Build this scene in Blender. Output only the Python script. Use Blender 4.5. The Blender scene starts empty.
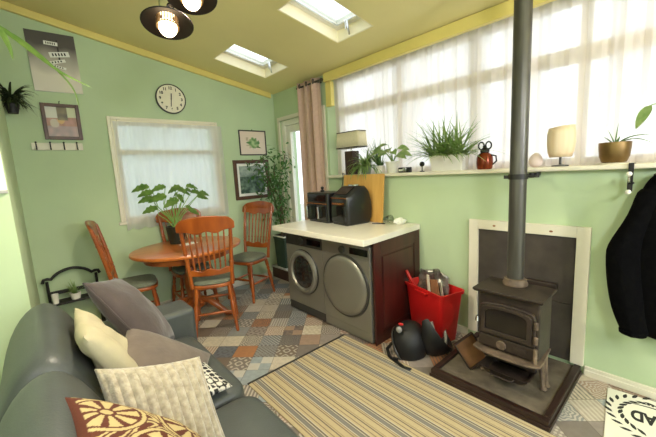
import bpy, bmesh, math, random
from mathutils import Vector as V, Matrix, Euler, noise
random.seed(7)
C = bpy.context.scene.collection
PI = math.pi
rad = math.radians

# ------------------------------------------------------------------ helpers
def lin(h):
    h = h.lstrip('#')
    r = []
    for i in (0, 2, 4):
        c = int(h[i:i+2], 16) / 255
        r.append(c / 12.92 if c <= .04045 else ((c + .055) / 1.055) ** 2.4)
    return (r[0], r[1], r[2], 1)

def frame(o, right, up):
    """4x4 matrix whose X is `right`, Y is `up`, Z is the normal."""
    x = V(right).normalized(); z = x.cross(V(up)).normalized(); y = z.cross(x)
    return Matrix(((x.x, y.x, z.x, o[0]), (x.y, y.y, z.y, o[1]), (x.z, y.z, z.z, o[2]), (0, 0, 0, 1)))

class MB:
    def __init__(s): s.bm = bmesh.new(); s.cols = None
    def vs(s, pts, M=None):
        return [s.bm.verts.new(M @ V(p) if M else p) for p in pts]
    def face(s, v):
        try: return s.bm.faces.new(v)
        except ValueError: return None
    def box(s, x0, y0, z0, x1, y1, z1, M=None):
        v = s.vs([(x, y, z) for z in (z0, z1) for y in (y0, y1) for x in (x0, x1)], M)
        for f in ((0, 2, 3, 1), (4, 5, 7, 6), (0, 1, 5, 4), (2, 6, 7, 3), (0, 4, 6, 2), (1, 3, 7, 5)):
            s.face([v[i] for i in f])
        return s
    def ring(s, a, b):
        n = len(a)
        for i in range(n): s.face([a[i], a[(i+1) % n], b[(i+1) % n], b[i]])
    def loft(s, rings, caps=True, M=None):
        R = [s.vs(r, M) for r in rings]
        for a, b in zip(R, R[1:]): s.ring(a, b)
        if caps:
            s.face(list(reversed(R[0]))); s.face(R[-1])
        return s
    def lathe(s, prof, c=(0, 0, 0), n=24, M=None, caps=True):
        R = [[(c[0] + r*math.cos(2*PI*i/n), c[1] + r*math.sin(2*PI*i/n), c[2] + z) for i in range(n)] for r, z in prof]
        return s.loft(R, caps, M)
    def tube(s, pts, r, n=8, caps=True, M=None):
        pts = [V(p) for p in pts]; k = len(pts)
        rs = list(r) if isinstance(r, (list, tuple)) else [r]*k
        t0 = (pts[1]-pts[0]).normalized()
        u = t0.orthogonal().normalized(); R = []
        for i, p in enumerate(pts):
            t = (pts[min(i+1, k-1)] - pts[max(i-1, 0)]).normalized()
            u = (u - t*u.dot(t))
            u = u.normalized() if u.length > 1e-6 else t.orthogonal().normalized()
            w = t.cross(u)
            R.append([p + rs[i]*(math.cos(2*PI*j/n)*u + math.sin(2*PI*j/n)*w) for j in range(n)])
        return s.loft(R, caps, M)
    def turned(s, p0, p1, prof, n=10):
        """lathe profile (t, r) along a line: turned spindles and legs"""
        p0, p1 = V(p0), V(p1)
        return s.tube([p0.lerp(p1, t) for t, r in prof], [r for t, r in prof], n)
    def prism(s, out, z0, z1, M=None):
        a = s.vs([(x, y, z0) for x, y in out], M); b = s.vs([(x, y, z1) for x, y in out], M)
        s.ring(a, b); s.face(list(reversed(a))); s.face(b)
        return s
    def ell(s, c, r, n=16, m=10, M=None):
        rings = []
        for j in range(1, m):
            a = -PI/2 + PI*j/m
            rings.append([(c[0]+r[0]*math.cos(a)*math.cos(2*PI*i/n), c[1]+r[1]*math.cos(a)*math.sin(2*PI*i/n), c[2]+r[2]*math.sin(a)) for i in range(n)])
        return s.loft(rings, True, M)
    def grid(s, fn, nu, nv, M=None, col=None):
        g = [[None]*(nv+1) for _ in range(nu+1)]
        for i in range(nu+1):
            for j in range(nv+1):
                p = fn(i/nu, j/nv)
                g[i][j] = s.bm.verts.new(M @ V(p) if M else p)
                if col:
                    if s.cols is None: s.cols = {}
                    s.cols[g[i][j]] = col(i/nu, j/nv)
        for i in range(nu):
            for j in range(nv): s.face([g[i][j], g[i+1][j], g[i+1][j+1], g[i][j+1]])
        return s
    def blade(s, p, az, el, L, w, droop, n=7, fold=.25, twist=0):
        """a strap leaf: starts at p, bends down by gravity"""
        p = V(p); d = V((math.cos(az)*math.cos(el), math.sin(az)*math.cos(el), math.sin(el)))
        side = V((-math.sin(az+twist), math.cos(az+twist), 0)); prev = None
        for i in range(n+1):
            t = i/n
            ww = w*(.55 + .45*math.sin(PI*min(t*1.4, .5)))*(1 - t**2.2) + .0004
            up = side.cross(d); up = up if up.length else V((0, 0, 1))
            row = s.vs([p - side*ww, p - up.normalized()*ww*fold, p + side*ww])
            if prev:
                s.face([prev[0], prev[1], row[1], row[0]]); s.face([prev[1], prev[2], row[2], row[1]])
            prev = row
            p = p + d*(L/n); d = (d + V((0, 0, -droop/n))).normalized()
        return s
    def leaf(s, base, d, nrm, L, W, lobes=0, curl=.15, n=6):
        """a broad leaf with a midrib fold"""
        d = V(d).normalized(); side = d.cross(V(nrm)).normalized(); up = side.cross(d)
        base = V(base); prev = None
        for i in range(n+1):
            t = i/n
            w = W*math.sin(PI*(t**.75))**.8 if 0 < t < 1 else .0008
            if lobes and i % 2 == 0 and 0 < i < n: w *= 1-lobes
            c = base + d*L*t - up*curl*L*t*t
            row = s.vs([c - side*w + up*w*.25, c, c + side*w + up*w*.25])
            if prev:
                s.face([prev[0], prev[1], row[1], row[0]]); s.face([prev[1], prev[2], row[2], row[1]])
            prev = row
        return s
    def build(s, name, m, parent=None, smooth=True, bevel=0, seg=2, sub=0, solid=0, angle=38, loc=None):
        bmesh.ops.recalc_face_normals(s.bm, faces=s.bm.faces)
        me = bpy.data.meshes.new(name)
        if s.cols:
            s.bm.verts.index_update()
            cl = [(v.index, c) for v, c in s.cols.items()]
        s.bm.to_mesh(me); s.bm.free()
        if s.cols:
            at = me.color_attributes.new('Col', 'FLOAT_COLOR', 'POINT')
            for i, c in cl: at.data[i].color = c
        if smooth:
            for p in me.polygons: p.use_smooth = True
            me.set_sharp_from_angle(angle=rad(angle))
        me.materials.append(m)
        o = bpy.data.objects.new(name, me); C.objects.link(o)
        if parent: o.parent = parent
        if loc: o.location = loc
        if solid:
            d = o.modifiers.new('s', 'SOLIDIFY'); d.thickness = solid; d.offset = 0
        if bevel:
            d = o.modifiers.new('b', 'BEVEL'); d.width = bevel; d.segments = seg; d.limit_method = 'ANGLE'; d.angle_limit = rad(40)
        if sub:
            d = o.modifiers.new('u', 'SUBSURF'); d.levels = sub; d.render_levels = sub
        return o

def tag(o, label, cat, group=None):
    o['label'] = label; o['category'] = cat
    if group: o['group'] = group
    return o
def thing(name, label, cat, loc=(0, 0, 0), rz=0, group=None):
    o = bpy.data.objects.new(name, None); C.objects.link(o)
    o.location = loc; o.rotation_euler = (0, 0, rz); o.empty_display_size = .1
    return tag(o, label, cat, group)
def struct(o): o['kind'] = 'structure'; return o
def dup(root, loc, rz, label):
    r = root.copy(); C.objects.link(r); r.location = loc; r.rotation_euler = (0, 0, rz); r['label'] = label
    for ch in list(root.children):
        c = ch.copy(); C.objects.link(c); c.parent = r
        for g in ch.children:
            d = g.copy(); C.objects.link(d); d.parent = c
    return r
def text_mesh(name, body, size, m, parent, M, depth=.0008):
    cu = bpy.data.curves.new(name, 'FONT'); cu.body = body; cu.size = size; cu.align_x = 'CENTER'; cu.align_y = 'CENTER'; cu.extrude = depth; cu.offset = size*.045
    t = bpy.data.objects.new(name, cu); C.objects.link(t)
    bpy.context.view_layer.update()
    me = bpy.data.meshes.new_from_object(t.evaluated_get(bpy.context.evaluated_depsgraph_get()))
    bpy.data.objects.remove(t); bpy.data.curves.remove(cu)
    me.transform(M); me.materials.clear(); me.materials.append(m); me.name = name
    return me

# ------------------------------------------------------------------ materials
def new_mat(name):
    m = bpy.data.materials.new(name); m.use_nodes = True
    nt = m.node_tree; b = nt.nodes['Principled BSDF']
    return m, nt, b
def mat(name, col, rough=.6, metal=0, var=.08, scale=12, bump=0, bscale=None, stretch=None, spec=None, col2=None, coat=0, sheen=0, detail=4):
    m, nt, b = new_mat(name)
    b.inputs['Roughness'].default_value = rough; b.inputs['Metallic'].default_value = metal
    if spec is not None: b.inputs['Specular IOR Level'].default_value = spec
    if coat: b.inputs['Coat Weight'].default_value = coat; b.inputs['Coat Roughness'].default_value = .15
    if sheen: b.inputs['Sheen Weight'].default_value = sheen
    c = lin(col)
    tc = nt.nodes.new('ShaderNodeTexCoord'); mp = nt.nodes.new('ShaderNodeMapping')
    nt.links.new(tc.outputs['Object'], mp.inputs['Vector'])
    if stretch: mp.inputs['Scale'].default_value = stretch
    n = nt.nodes.new('ShaderNodeTexNoise'); n.inputs['Scale'].default_value = scale; n.inputs['Detail'].default_value = detail
    nt.links.new(mp.outputs[0], n.inputs['Vector'])
    r = nt.nodes.new('ShaderNodeValToRGB')
    r.color_ramp.elements[0].position = .3; r.color_ramp.elements[1].position = .7
    if col2: r.color_ramp.elements[0].color = lin(col2); r.color_ramp.elements[1].color = c
    else:
        r.color_ramp.elements[0].color = tuple(x*(1-var) for x in c[:3]) + (1,)
        r.color_ramp.elements[1].color = tuple(min(1, x*(1+var)) for x in c[:3]) + (1,)
    nt.links.new(n.outputs['Fac'], r.inputs['Fac']); nt.links.new(r.outputs['Color'], b.inputs['Base Color'])
    if bump:
        bn = nt.nodes.new('ShaderNodeBump'); bn.inputs['Strength'].default_value = bump; bn.inputs['Distance'].default_value = .01
        n2 = nt.nodes.new('ShaderNodeTexNoise'); n2.inputs['Scale'].default_value = bscale or scale*4; n2.inputs['Detail'].default_value = 5
        nt.links.new(mp.outputs[0], n2.inputs['Vector'])
        nt.links.new(n2.outputs['Fac'], bn.inputs['Height']); nt.links.new(bn.outputs['Normal'], b.inputs['Normal'])
    return m
def vcol_mat(name, rough=.7, sheen=0, bump=0):
    m, nt, b = new_mat(name)
    a = nt.nodes.new('ShaderNodeVertexColor'); a.layer_name = 'Col'
    nt.links.new(a.outputs['Color'], b.inputs['Base Color']); b.inputs['Roughness'].default_value = rough
    if sheen: b.inputs['Sheen Weight'].default_value = sheen
    if bump:
        n = nt.nodes.new('ShaderNodeTexNoise'); n.inputs['Scale'].default_value = 160
        tc = nt.nodes.new('ShaderNodeTexCoord'); nt.links.new(tc.outputs['Object'], n.inputs['Vector'])
        bn = nt.nodes.new('ShaderNodeBump'); bn.inputs['Strength'].default_value = bump; bn.inputs['Distance'].default_value = .005
        nt.links.new(n.outputs['Fac'], bn.inputs['Height']); nt.links.new(bn.outputs['Normal'], b.inputs['Normal'])
    return m
def emit_mat(name, col, s):
    m, nt, b = new_mat(name)
    b.inputs['Base Color'].default_value = lin(col); b.inputs['Emission Color'].default_value = lin(col); b.inputs['Emission Strength'].default_value = s
    return m
def sheer_mat(name, col, transp, transl, scale=90):
    """net curtain: open weave (transparent), glowing fibres (translucent) and diffuse"""
    m, nt, b = new_mat(name); nt.nodes.remove(b); out = nt.nodes['Material Output']
    tr = nt.nodes.new('ShaderNodeBsdfTransparent'); tl = nt.nodes.new('ShaderNodeBsdfTranslucent'); df = nt.nodes.new('ShaderNodeBsdfDiffuse')
    tl.inputs['Color'].default_value = lin(col); df.inputs['Color'].default_value = lin(col)
    m1 = nt.nodes.new('ShaderNodeMixShader'); m1.inputs[0].default_value = transl
    nt.links.new(df.outputs[0], m1.inputs[1]); nt.links.new(tl.outputs[0], m1.inputs[2])
    m2 = nt.nodes.new('ShaderNodeMixShader')
    tc = nt.nodes.new('ShaderNodeTexCoord'); mp = nt.nodes.new('ShaderNodeMapping'); mp.inputs['Scale'].default_value = (1, 1, .12)
    n = nt.nodes.new('ShaderNodeTexNoise'); n.inputs['Scale'].default_value = 7; n.inputs['Detail'].default_value = 3
    nt.links.new(tc.outputs['Object'], mp.inputs[0]); nt.links.new(mp.outputs[0], n.inputs['Vector'])
    mr = nt.nodes.new('ShaderNodeMapRange'); mr.inputs[1].default_value = .3; mr.inputs[2].default_value = .7
    mr.inputs[3].default_value = transp - .15; mr.inputs[4].default_value = transp + .15
    nt.links.new(n.outputs['Fac'], mr.inputs[0]); nt.links.new(mr.outputs[0], m2.inputs[0])
    nt.links.new(m1.outputs[0], m2.inputs[1]); nt.links.new(tr.outputs[0], m2.inputs[2]); nt.links.new(m2.outputs[0], out.inputs[0])
    return m
def glass_mat(name, tint='#f4f8f8', gloss=.006):
    m, nt, b = new_mat(name); nt.nodes.remove(b); out = nt.nodes['Material Output']
    tr = nt.nodes.new('ShaderNodeBsdfTransparent'); tr.inputs[0].default_value = lin(tint)
    gl = nt.nodes.new('ShaderNodeBsdfGlossy'); gl.inputs['Roughness'].default_value = .02
    mx = nt.nodes.new('ShaderNodeMixShader'); mx.inputs[0].default_value = gloss
    nt.links.new(tr.outputs[0], mx.inputs[1]); nt.links.new(gl.outputs[0], mx.inputs[2]); nt.links.new(mx.outputs[0], out.inputs[0])
    return m

class NX:
    """tiny expression helper over Math nodes"""
    def __init__(s, nt): s.nt = nt
    def m(s, op, a, b=0.0, c=0.0):
        n = s.nt.nodes.new('ShaderNodeMath'); n.operation = op
        for i, x in enumerate((a, b, c)):
            if hasattr(x, 'links'): s.nt.links.new(x, n.inputs[i])
            else: n.inputs[i].default_value = x
        return n.outputs[0]
    def ramp(s, fac, stops, const=True):
        r = s.nt.nodes.new('ShaderNodeValToRGB'); cr = r.color_ramp
        if const: cr.interpolation = 'CONSTANT'
        while len(cr.elements) < len(stops): cr.elements.new(.5)
        for e, (p, c) in zip(cr.elements, stops): e.position = p; e.color = lin(c)
        s.nt.links.new(fac, r.inputs[0]); return r.outputs[0]
    def mix(s, f, a, b):
        n = s.nt.nodes.new('ShaderNodeMix'); n.data_type = 'RGBA'
        for i, x in ((0, f), (6, a), (7, b)):
            if hasattr(x, 'links'): s.nt.links.new(x, n.inputs[i])
            else: n.inputs[i].default_value = x
        return n.outputs[2]

def floor_material():
    m, nt, b = new_mat('patchwork vinyl tile'); x = NX(nt)
    tc = nt.nodes.new('ShaderNodeTexCoord'); sp = nt.nodes.new('ShaderNodeSeparateXYZ'); nt.links.new(tc.outputs['Object'], sp.inputs[0])
    S = .178
    u = x.m('MULTIPLY', x.m('SUBTRACT', sp.outputs[0], sp.outputs[1]), .70711/S); u = x.m('ADD', u, .84/S + 40)
    v = x.m('MULTIPLY', x.m('ADD', sp.outputs[0], sp.outputs[1]), .70711/S); v = x.m('ADD', v, -2.285/S + 40)
    iu, iv = x.m('FLOOR', u), x.m('FLOOR', v); a, c = x.m('FRACT', u), x.m('FRACT', v)
    cb = nt.nodes.new('ShaderNodeCombineXYZ'); nt.links.new(iu, cb.inputs[0]); nt.links.new(iv, cb.inputs[1])
    wn = nt.nodes.new('ShaderNodeTexWhiteNoise'); wn.noise_dimensions = '3D'; nt.links.new(cb.outputs[0], wn.inputs['Vector'])
    sc = nt.nodes.new('ShaderNodeSeparateColor'); nt.links.new(wn.outputs['Color'], sc.inputs[0])
    r1, r2, r3 = sc.outputs[0], sc.outputs[1], sc.outputs[2]
    base = x.ramp(r1, [(0, '#7d746e'), (.14, '#a58a78'), (.26, '#8b8b8b'), (.38, '#c9bba6'), (.47, '#6a6f76'), (.56, '#a9744f'), (.63, '#958a84'), (.74, '#b5a99a'), (.84, '#77685c'), (.92, '#9aa3a8')])
    alt = x.ramp(r3, [(0, '#d8cfc0'), (.35, '#4f5258'), (.6, '#c8c2ba'), (.8, '#5d4a3c')])
    # patterns inside the tile
    px, py = x.m('SUBTRACT', a, .5), x.m('SUBTRACT', c, .5)
    rr = x.m('SQRT', x.m('ADD', x.m('MULTIPLY', px, px), x.m('MULTIPLY', py, py)))
    th = x.m('ARCTAN2', py, px)
    flower = x.m('GREATER_THAN', x.m('SINE', x.m('ADD', x.m('MULTIPLY', rr, 48.0), x.m('MULTIPLY', x.m('COSINE', x.m('MULTIPLY', th, 8.0)), 1.8))), .1)
    stripe = x.m('GREATER_THAN', x.m('FRACT', x.m('MULTIPLY', a, 7.0)), .55)
    ck = x.m('GREATER_THAN', x.m('MULTIPLY', x.m('SINE', x.m('MULTIPLY', a, 31.4)), x.m('SINE', x.m('MULTIPLY', c, 31.4))), .15)
    quad = x.m('GREATER_THAN', x.m('MULTIPLY', x.m('SINE', x.m('MULTIPLY', a, 6.2832)), x.m('SINE', x.m('MULTIPLY', c, 6.2832))), 0.0)
    scroll = x.m('GREATER_THAN', x.m('SINE', x.m('ADD', x.m('MULTIPLY', x.m('COSINE', x.m('MULTIPLY', a, 12.566)), 2.2), x.m('MULTIPLY', x.m('COSINE', x.m('MULTIPLY', c, 12.566)), 2.2))), .45)
    sel = lambda lo, hi: x.m('MULTIPLY', x.m('GREATER_THAN', r2, lo), x.m('LESS_THAN', r2, hi))
    pat = x.m('ADD', x.m('ADD', x.m('MULTIPLY', flower, sel(.0, .3)), x.m('MULTIPLY', stripe, sel(.3, .42))),
              x.m('ADD', x.m('MULTIPLY', ck, sel(.42, .55)), x.m('ADD', x.m('MULTIPLY', quad, sel(.55, .63)), x.m('MULTIPLY', scroll, sel(.63, .82)))))
    ns = nt.nodes.new('ShaderNodeTexNoise'); ns.inputs['Scale'].default_value = 30; ns.inputs['Detail'].default_value = 6
    nt.links.new(tc.outputs['Object'], ns.inputs['Vector'])
    wear = x.m('MULTIPLY', pat, x.m('ADD', x.m('MULTIPLY', ns.outputs['Fac'], .9), .2))
    col = x.mix(x.m('MINIMUM', wear, .8), base, alt)
    e = x.m('MINIMUM', x.m('MINIMUM', a, c), x.m('SUBTRACT', 1.0, x.m('MAXIMUM', a, c)))
    col = x.mix(x.m('MULTIPLY', x.m('LESS_THAN', e, .012), .6), col, lin('#54493f'))
    dirt = x.m('MULTIPLY', x.m('SUBTRACT', ns.outputs['Fac'], .35), .7)
    col = x.mix(x.m('MAXIMUM', x.m('MINIMUM', dirt, .3), 0.0), col, lin('#5f5348'))
    nt.links.new(col, b.inputs['Base Color']); b.inputs['Roughness'].default_value = .38
    return m

def rug_material():
    m, nt, b = new_mat('striped flatweave'); x = NX(nt)
    tc = nt.nodes.new('ShaderNodeTexCoord'); sp = nt.nodes.new('ShaderNodeSeparateXYZ'); nt.links.new(tc.outputs['Object'], sp.inputs[0])
    f = x.m('FRACT', x.m('DIVIDE', x.m('ADD', sp.outputs[0], 10.0), .164))
    K, T, G, W_, D = '#c4b28e', '#877562', '#7e7b77', '#cbc1ae', '#72675c'
    col = x.ramp(f, [(0, K), (.17, T), (.215, K), (.26, T), (.29, W_), (.33, G), (.39, '#86837f'), (.43, G), (.49, W_), (.52, D), (.585, W_), (.62, K), (.70, T), (.735, K), (.86, D), (.91, K), (.95, T), (.97, K)])
    n = nt.nodes.new('ShaderNodeTexNoise'); n.inputs['Scale'].default_value = 55; n.inputs['Detail'].default_value = 4
    mp = nt.nodes.new('ShaderNodeMapping'); mp.inputs['Scale'].default_value = (1, 4, 1)
    nt.links.new(tc.outputs['Object'], mp.inputs[0]); nt.links.new(mp.outputs[0], n.inputs['Vector'])
    col = x.mix(x.m('MULTIPLY', n.outputs['Fac'], .32), col, lin('#5e5138'))
    nt.links.new(col, b.inputs['Base Color']); b.inputs['Roughness'].default_value = .95
    bn = nt.nodes.new('ShaderNodeBump'); bn.inputs['Strength'].default_value = .3; bn.inputs['Distance'].default_value = .004
    w = x.m('SINE', x.m('MULTIPLY', sp.outputs[1], 900.0)); nt.links.new(w, bn.inputs['Height']); nt.links.new(bn.outputs[0], b.inputs['Normal'])
    return m

def leaf_mat(*a, **k):
    m = mat(*a, **k); nt = m.node_tree; b = nt.nodes['Principled BSDF']; out = nt.nodes['Material Output']
    tl = nt.nodes.new('ShaderNodeBsdfTranslucent'); mx = nt.nodes.new('ShaderNodeMixShader'); mx.inputs[0].default_value = .5
    src = b.inputs['Base Color'].links[0].from_socket; nt.links.new(src, tl.inputs[0])
    nt.links.new(b.outputs[0], mx.inputs[1]); nt.links.new(tl.outputs[0], mx.inputs[2]); nt.links.new(mx.outputs[0], out.inputs[0])
    return m
GREEN = mat('sage green wall paint', '#b6c8a2', .75, var=.035, scale=2.5, bump=.05, bscale=60)
CEIL = mat('olive yellow ceiling paint', '#e4d798', .7, var=.03, scale=2, bump=.04, bscale=50)
TRIMY = mat('yellow trim paint', '#e0cd78', .45, var=.03, scale=4)
CREAM = mat('cream painted wood', '#dcd5c2', .45, var=.03, scale=8)
UPVC = mat('white plastic frame', '#e9e6da', .35, var=.02, scale=8)
UPVC2 = mat('cream plastic frame', '#e0d9c4', .4, var=.03, scale=8)
SHEER = sheer_mat('white net curtain', '#f1e7e0', .19, .60)
SHEER2 = sheer_mat('pale net curtain', '#f1f1f1', .20, .66)
GLASS = glass_mat('window glass')
FLOOR = floor_material()
RUG = rug_material()
OAK = mat('orange varnished oak', '#a9581f', .3, col2='#7f3c14', scale=9, stretch=(1, 1, .22), coat=.35, bump=.05)
OAKTOP = mat('orange table oak', '#c9722f', .3, col2='#b05c22', scale=7, stretch=(.3, 2, 1), coat=.4)
PAD = mat('grey green seat cloth', '#6f7363', .9, var=.15, scale=40, bump=.2, bscale=300)
LEATHER = mat('slate grey leather', '#474b4a', .42, var=.10, scale=9, bump=.12, bscale=150)
MAHOG = mat('dark mahogany board', '#4a1f1a', .32, col2='#331310', scale=6, stretch=(2, 2, .2), coat=.2)
HEARTHWOOD = mat('dark stained hearth frame', '#32201a', .4, col2='#22130f', scale=10, stretch=(.3, .3, 2))
STONE = mat('dusty grey hearth slab', '#6f6455', .9, col2='#463d32', scale=7, bump=.3, bscale=40, detail=8)
SLATE = mat('soot stained fireboard', '#4c443d', .85, col2='#352e29', scale=6, bump=.15, bscale=30, detail=8)
IRON = mat('worn black cast iron', '#40342c', .5, metal=.2, col2='#271f1a', scale=12, bump=.15, bscale=60)
IRONRUST = mat('heat browned iron', '#7d6a58', .7, metal=.15, col2='#4d4036', scale=14, bump=.2, bscale=50)
FLUE = mat('grey enamel steel pipe', '#63605a', .36, metal=.45, col2='#45423d', scale=4, stretch=(6, 6, .4))
BLACK = mat('black plastic', '#161616', .3, var=.1)
GLOSSBLACK = mat('glossy black plastic', '#0e0e0f', .08, var=.1)
MATTEBLACK = mat('matte black metal', '#171513', .55, var=.15)
COATCLOTH = mat('black fleece cloth', '#0a0a0b', 1, spec=.05, var=.25, scale=30, bump=.3, bscale=90)
COPPER = mat('copper trim', '#b5774b', .25, metal=1, var=.05)
GRAPH = mat('graphite painted steel', '#8a867c', .35, metal=.55, var=.03, scale=6)
GRAPHD = mat('dark graphite', '#45433f', .3, metal=.4, var=.05)
DGLASS = mat('smoked door glass', '#20211f', .08, var=.1, spec=.8)
CHROME = mat('polished chrome', '#c9c9c6', .15, metal=1, var=.04)
WORKTOP = mat('cream laminate worktop', '#e8e2d4', .3, var=.02, scale=20)
RED = mat('red plastic', '#c01c1c', .35, var=.04, scale=6)
PINE = mat('pale pine', '#d6a85c', .5, col2='#c08d42', scale=6, stretch=(3, 3, .25))
BROWNWOOD = mat('dark brown wood', '#4b2d20', .5, col2='#341e15', scale=8, stretch=(1, 1, .3))
LEAFG = leaf_mat('leaf green', '#86a452', .5, col2='#5d833c', scale=14)
LEAFL = leaf_mat('light leaf green', '#a3b877', .5, col2='#7a9c56', scale=20)
LEAFD = leaf_mat('dark leaf green', '#5d8a48', .5, col2='#3d6630', scale=20)
LEAFS = leaf_mat('grey green leaf', '#7c9b62', .5, col2='#55753f', scale=20)
LEAFB = mat('dusky leaf', '#33421f', .6, col2='#222b17', scale=20)
STEM = mat('green stem', '#7da04c', .6)
BARK = mat('thin bark', '#6d5c40', .8, col2='#4a3d2a', scale=30)
SOIL = mat('potting soil', '#2f2219', 1, var=.3, scale=60, bump=.5)
WHITEPOT = mat('white glazed ceramic', '#e8e4da', .3, var=.03)
GREENPOT = mat('dark green planter plastic', '#2c4034', .45, var=.06)
BRASS = mat('aged brass', '#94784a', .36, metal=.7, col2='#735a34', scale=9)
KETTLE = mat('brown copper glaze', '#94431f', .22, metal=.5, col2='#6f2c14', scale=6)
SHADE = mat('cream linen shade', '#e2d6ba', .85, var=.04, scale=60)
VENEER = mat('pale wood veneer shade', '#ead6b8', .6, col2='#dfc29a', scale=5, stretch=(6, 6, .1))
PINKSTONE = mat('pale pink stone', '#dcc9c4', .4, var=.05, scale=10)
DRAPE = mat('dusty pink curtain cloth', '#c2a392', .85, var=.05, scale=30, bump=.15, bscale=250)
PAPER = mat('white paper', '#ecece6', .7, var=.02)
INK = mat('black print', '#1c1b1a', .7, var=.05)
FRAMEW = mat('brown picture frame', '#5a3a28', .4, col2='#472c1d', scale=12)
FRAMEB = mat('thin black frame', '#2b2522', .4)
CLOCKF = mat('ivory clock face', '#e3dcc4', .5, var=.03)
TAUPE = mat('mauve taupe velvet', '#3f3432', .8, var=.25, scale=9, bump=.3, bscale=30, sheen=.25)
MAUVE = mat('light mauve cloth', '#64584f', .85, var=.14, scale=14, bump=.2, bscale=60, sheen=.2)
IVORY = mat('cream cotton', '#b3a98c', .85, var=.06, scale=12, bump=.25, bscale=30)
FLEECE = mat('cream ribbed fleece', '#b5aa95', .95, col2='#8f846f', scale=45, bump=.5, bscale=120, sheen=.4)
VC = vcol_mat('printed cloth', .9, .0, .3)
VCP = vcol_mat('printed paper', .35)
FOIL = mat('crumpled silver foil', '#b9b6ae', .3, metal=.7, col2='#6e6a64', scale=25)
CARD = mat('brown board', '#9a6a48', .8, col2='#7c5338', scale=12)
RUSTWOOD = mat('worn brown tray', '#8a5f3a', .7, col2='#6b4728', scale=9)
HELM = mat('black helmet shell', '#0d0d0e', .55, var=.2)
LINER = mat('grey foam liner', '#8d8b86', .9, var=.2, scale=40)
SHADEM = mat('dark bronze lamp shade', '#241b14', .5, metal=.3, col2='#18120d', scale=8)
GREYSTEP = mat('grey step board', '#a7a6a2', .6, var=.06)
RENDERW = mat('sky blocking rendered wall', '#eeeff2', .9, var=.04, scale=3)
PAVE = mat('pale paving', '#b7b3aa', .9, var=.08, scale=3)
BULB = emit_mat('warm lit bulb', '#ffe2b4', 6)

# ------------------------------------------------------------------ room
X1, Y1, XL, YB = 2.66, 4.06, -1.3, -2.6
def cz(x): return 2.585 + .178*(X1 - x)
def holed(axis, p0, p1, us, vs_, holes):
    """wall slab: axis 'x' (normal X, u=Y) or 'y' (normal Y, u=X); v=Z; holes (u0,u1,v0,v1)"""
    b = MB(); U = sorted(set(us + [h for q in holes for h in q[:2]])); W = sorted(set(vs_ + [h for q in holes for h in q[2:]]))
    for i in range(len(U)-1):
        for j in range(len(W)-1):
            mu, mv = (U[i]+U[i+1])/2, (W[j]+W[j+1])/2
            if any(h[0] < mu < h[1] and h[2] < mv < h[3] for h in holes): continue
            if axis == 'x': b.box(p0, U[i], W[j], p1, U[i+1], W[j+1])
            else: b.box(U[i], p0, W[j], U[i+1], p1, W[j+1])
    bmesh.ops.remove_doubles(b.bm, verts=b.bm.verts, dist=1e-5)
    # drop the doubled inner faces between cells
    seen = {}
    for f in list(b.bm.faces):
        k = tuple(sorted(v.index for v in f.verts)); seen.setdefault(k, []).append(f)
    b.bm.verts.index_update(); seen = {}
    for f in list(b.bm.faces):
        seen.setdefault(tuple(sorted(v.index for v in f.verts)), []).append(f)
    bmesh.ops.delete(b.bm, geom=[f for L in seen.values() if len(L) > 1 for f in L], context='FACES_ONLY')
    return b

struct(MB().box(XL-.2, YB-.2, -.12, X1+.3, Y1+.3, 0).build('floor', FLOOR, smooth=False))
WIN = (-.7, 2.935, 1.424, 2.555); DOOR = (3.02, 3.93, .17, 2.2)
struct(holed('x', X1, X1+.26, [YB-.2, Y1+.25], [0, 2.75], [WIN, DOOR]).build('wall_right', GREEN, smooth=False))
LW = (.66, 1.76, 1.06, 2.125)
w = holed('y', Y1, Y1+.25, [XL-.2, X1], [0, 2.9], [LW]).build('wall_front', GREEN, smooth=False); struct(w)
gb = MB(); gb.prism([(XL-.2, 2.9), (X1, 2.9), (X1, 2.95), (XL-.2, 3.5)], 0, .25, Matrix(((1, 0, 0, 0), (0, 0, 1, Y1), (0, 1, 0, 0), (0, 0, 0, 1)))) 
struct(gb.build('wall_front_gable', GREEN, smooth=False))
pb = MB(); pb.box(XL-.2, 2.5, 0, -.112, Y1, 3.25); struct(pb.build('wall_left', GREEN, smooth=False))
struct(MB().box(XL-.2, YB, 0, XL, 2.5, 3.6).build('wall_left_near', GREEN, smooth=False))
BW = (-.6, 2.0, .15, 2.35)
struct(holed('y', YB-.2, YB, [XL-.2, X1+.26], [0, 3.6], [BW]).build('wall_back', GREEN, smooth=False))
# sloping ceiling with two roof-light openings
SK = [(1.64, 2.29, 3.125, 3.63), (1.62, 2.28, 1.885, 2.325)]
cb = MB()
CX = sorted([XL-.2, X1+.26] + [q for s in SK for q in s[:2]]); CY = sorted([YB-.2, Y1+.25] + [q for s in SK for q in s[2:]])
for i in range(len(CX)-1):
    for j in range(len(CY)-1):
        mx, my = (CX[i]+CX[i+1])/2, (CY[j]+CY[j+1])/2
        if any(s[0] < mx < s[1] and s[2] < my < s[3] for s in SK): continue
        a = [(CX[i], CY[j]), (CX[i+1], CY[j]), (CX[i+1], CY[j+1]), (CX[i], CY[j+1])]
        lo = cb.vs([(x, y, cz(x)) for x, y in a]); hi = cb.vs([(x, y, cz(x)+.16) for x, y in a])
        cb.ring(lo, hi); cb.face(lo); cb.face(hi)
struct(cb.build('ceiling', CEIL, smooth=False))
SHAFT = mat('white painted shaft', '#f6ecca', .6, var=.02)
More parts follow.
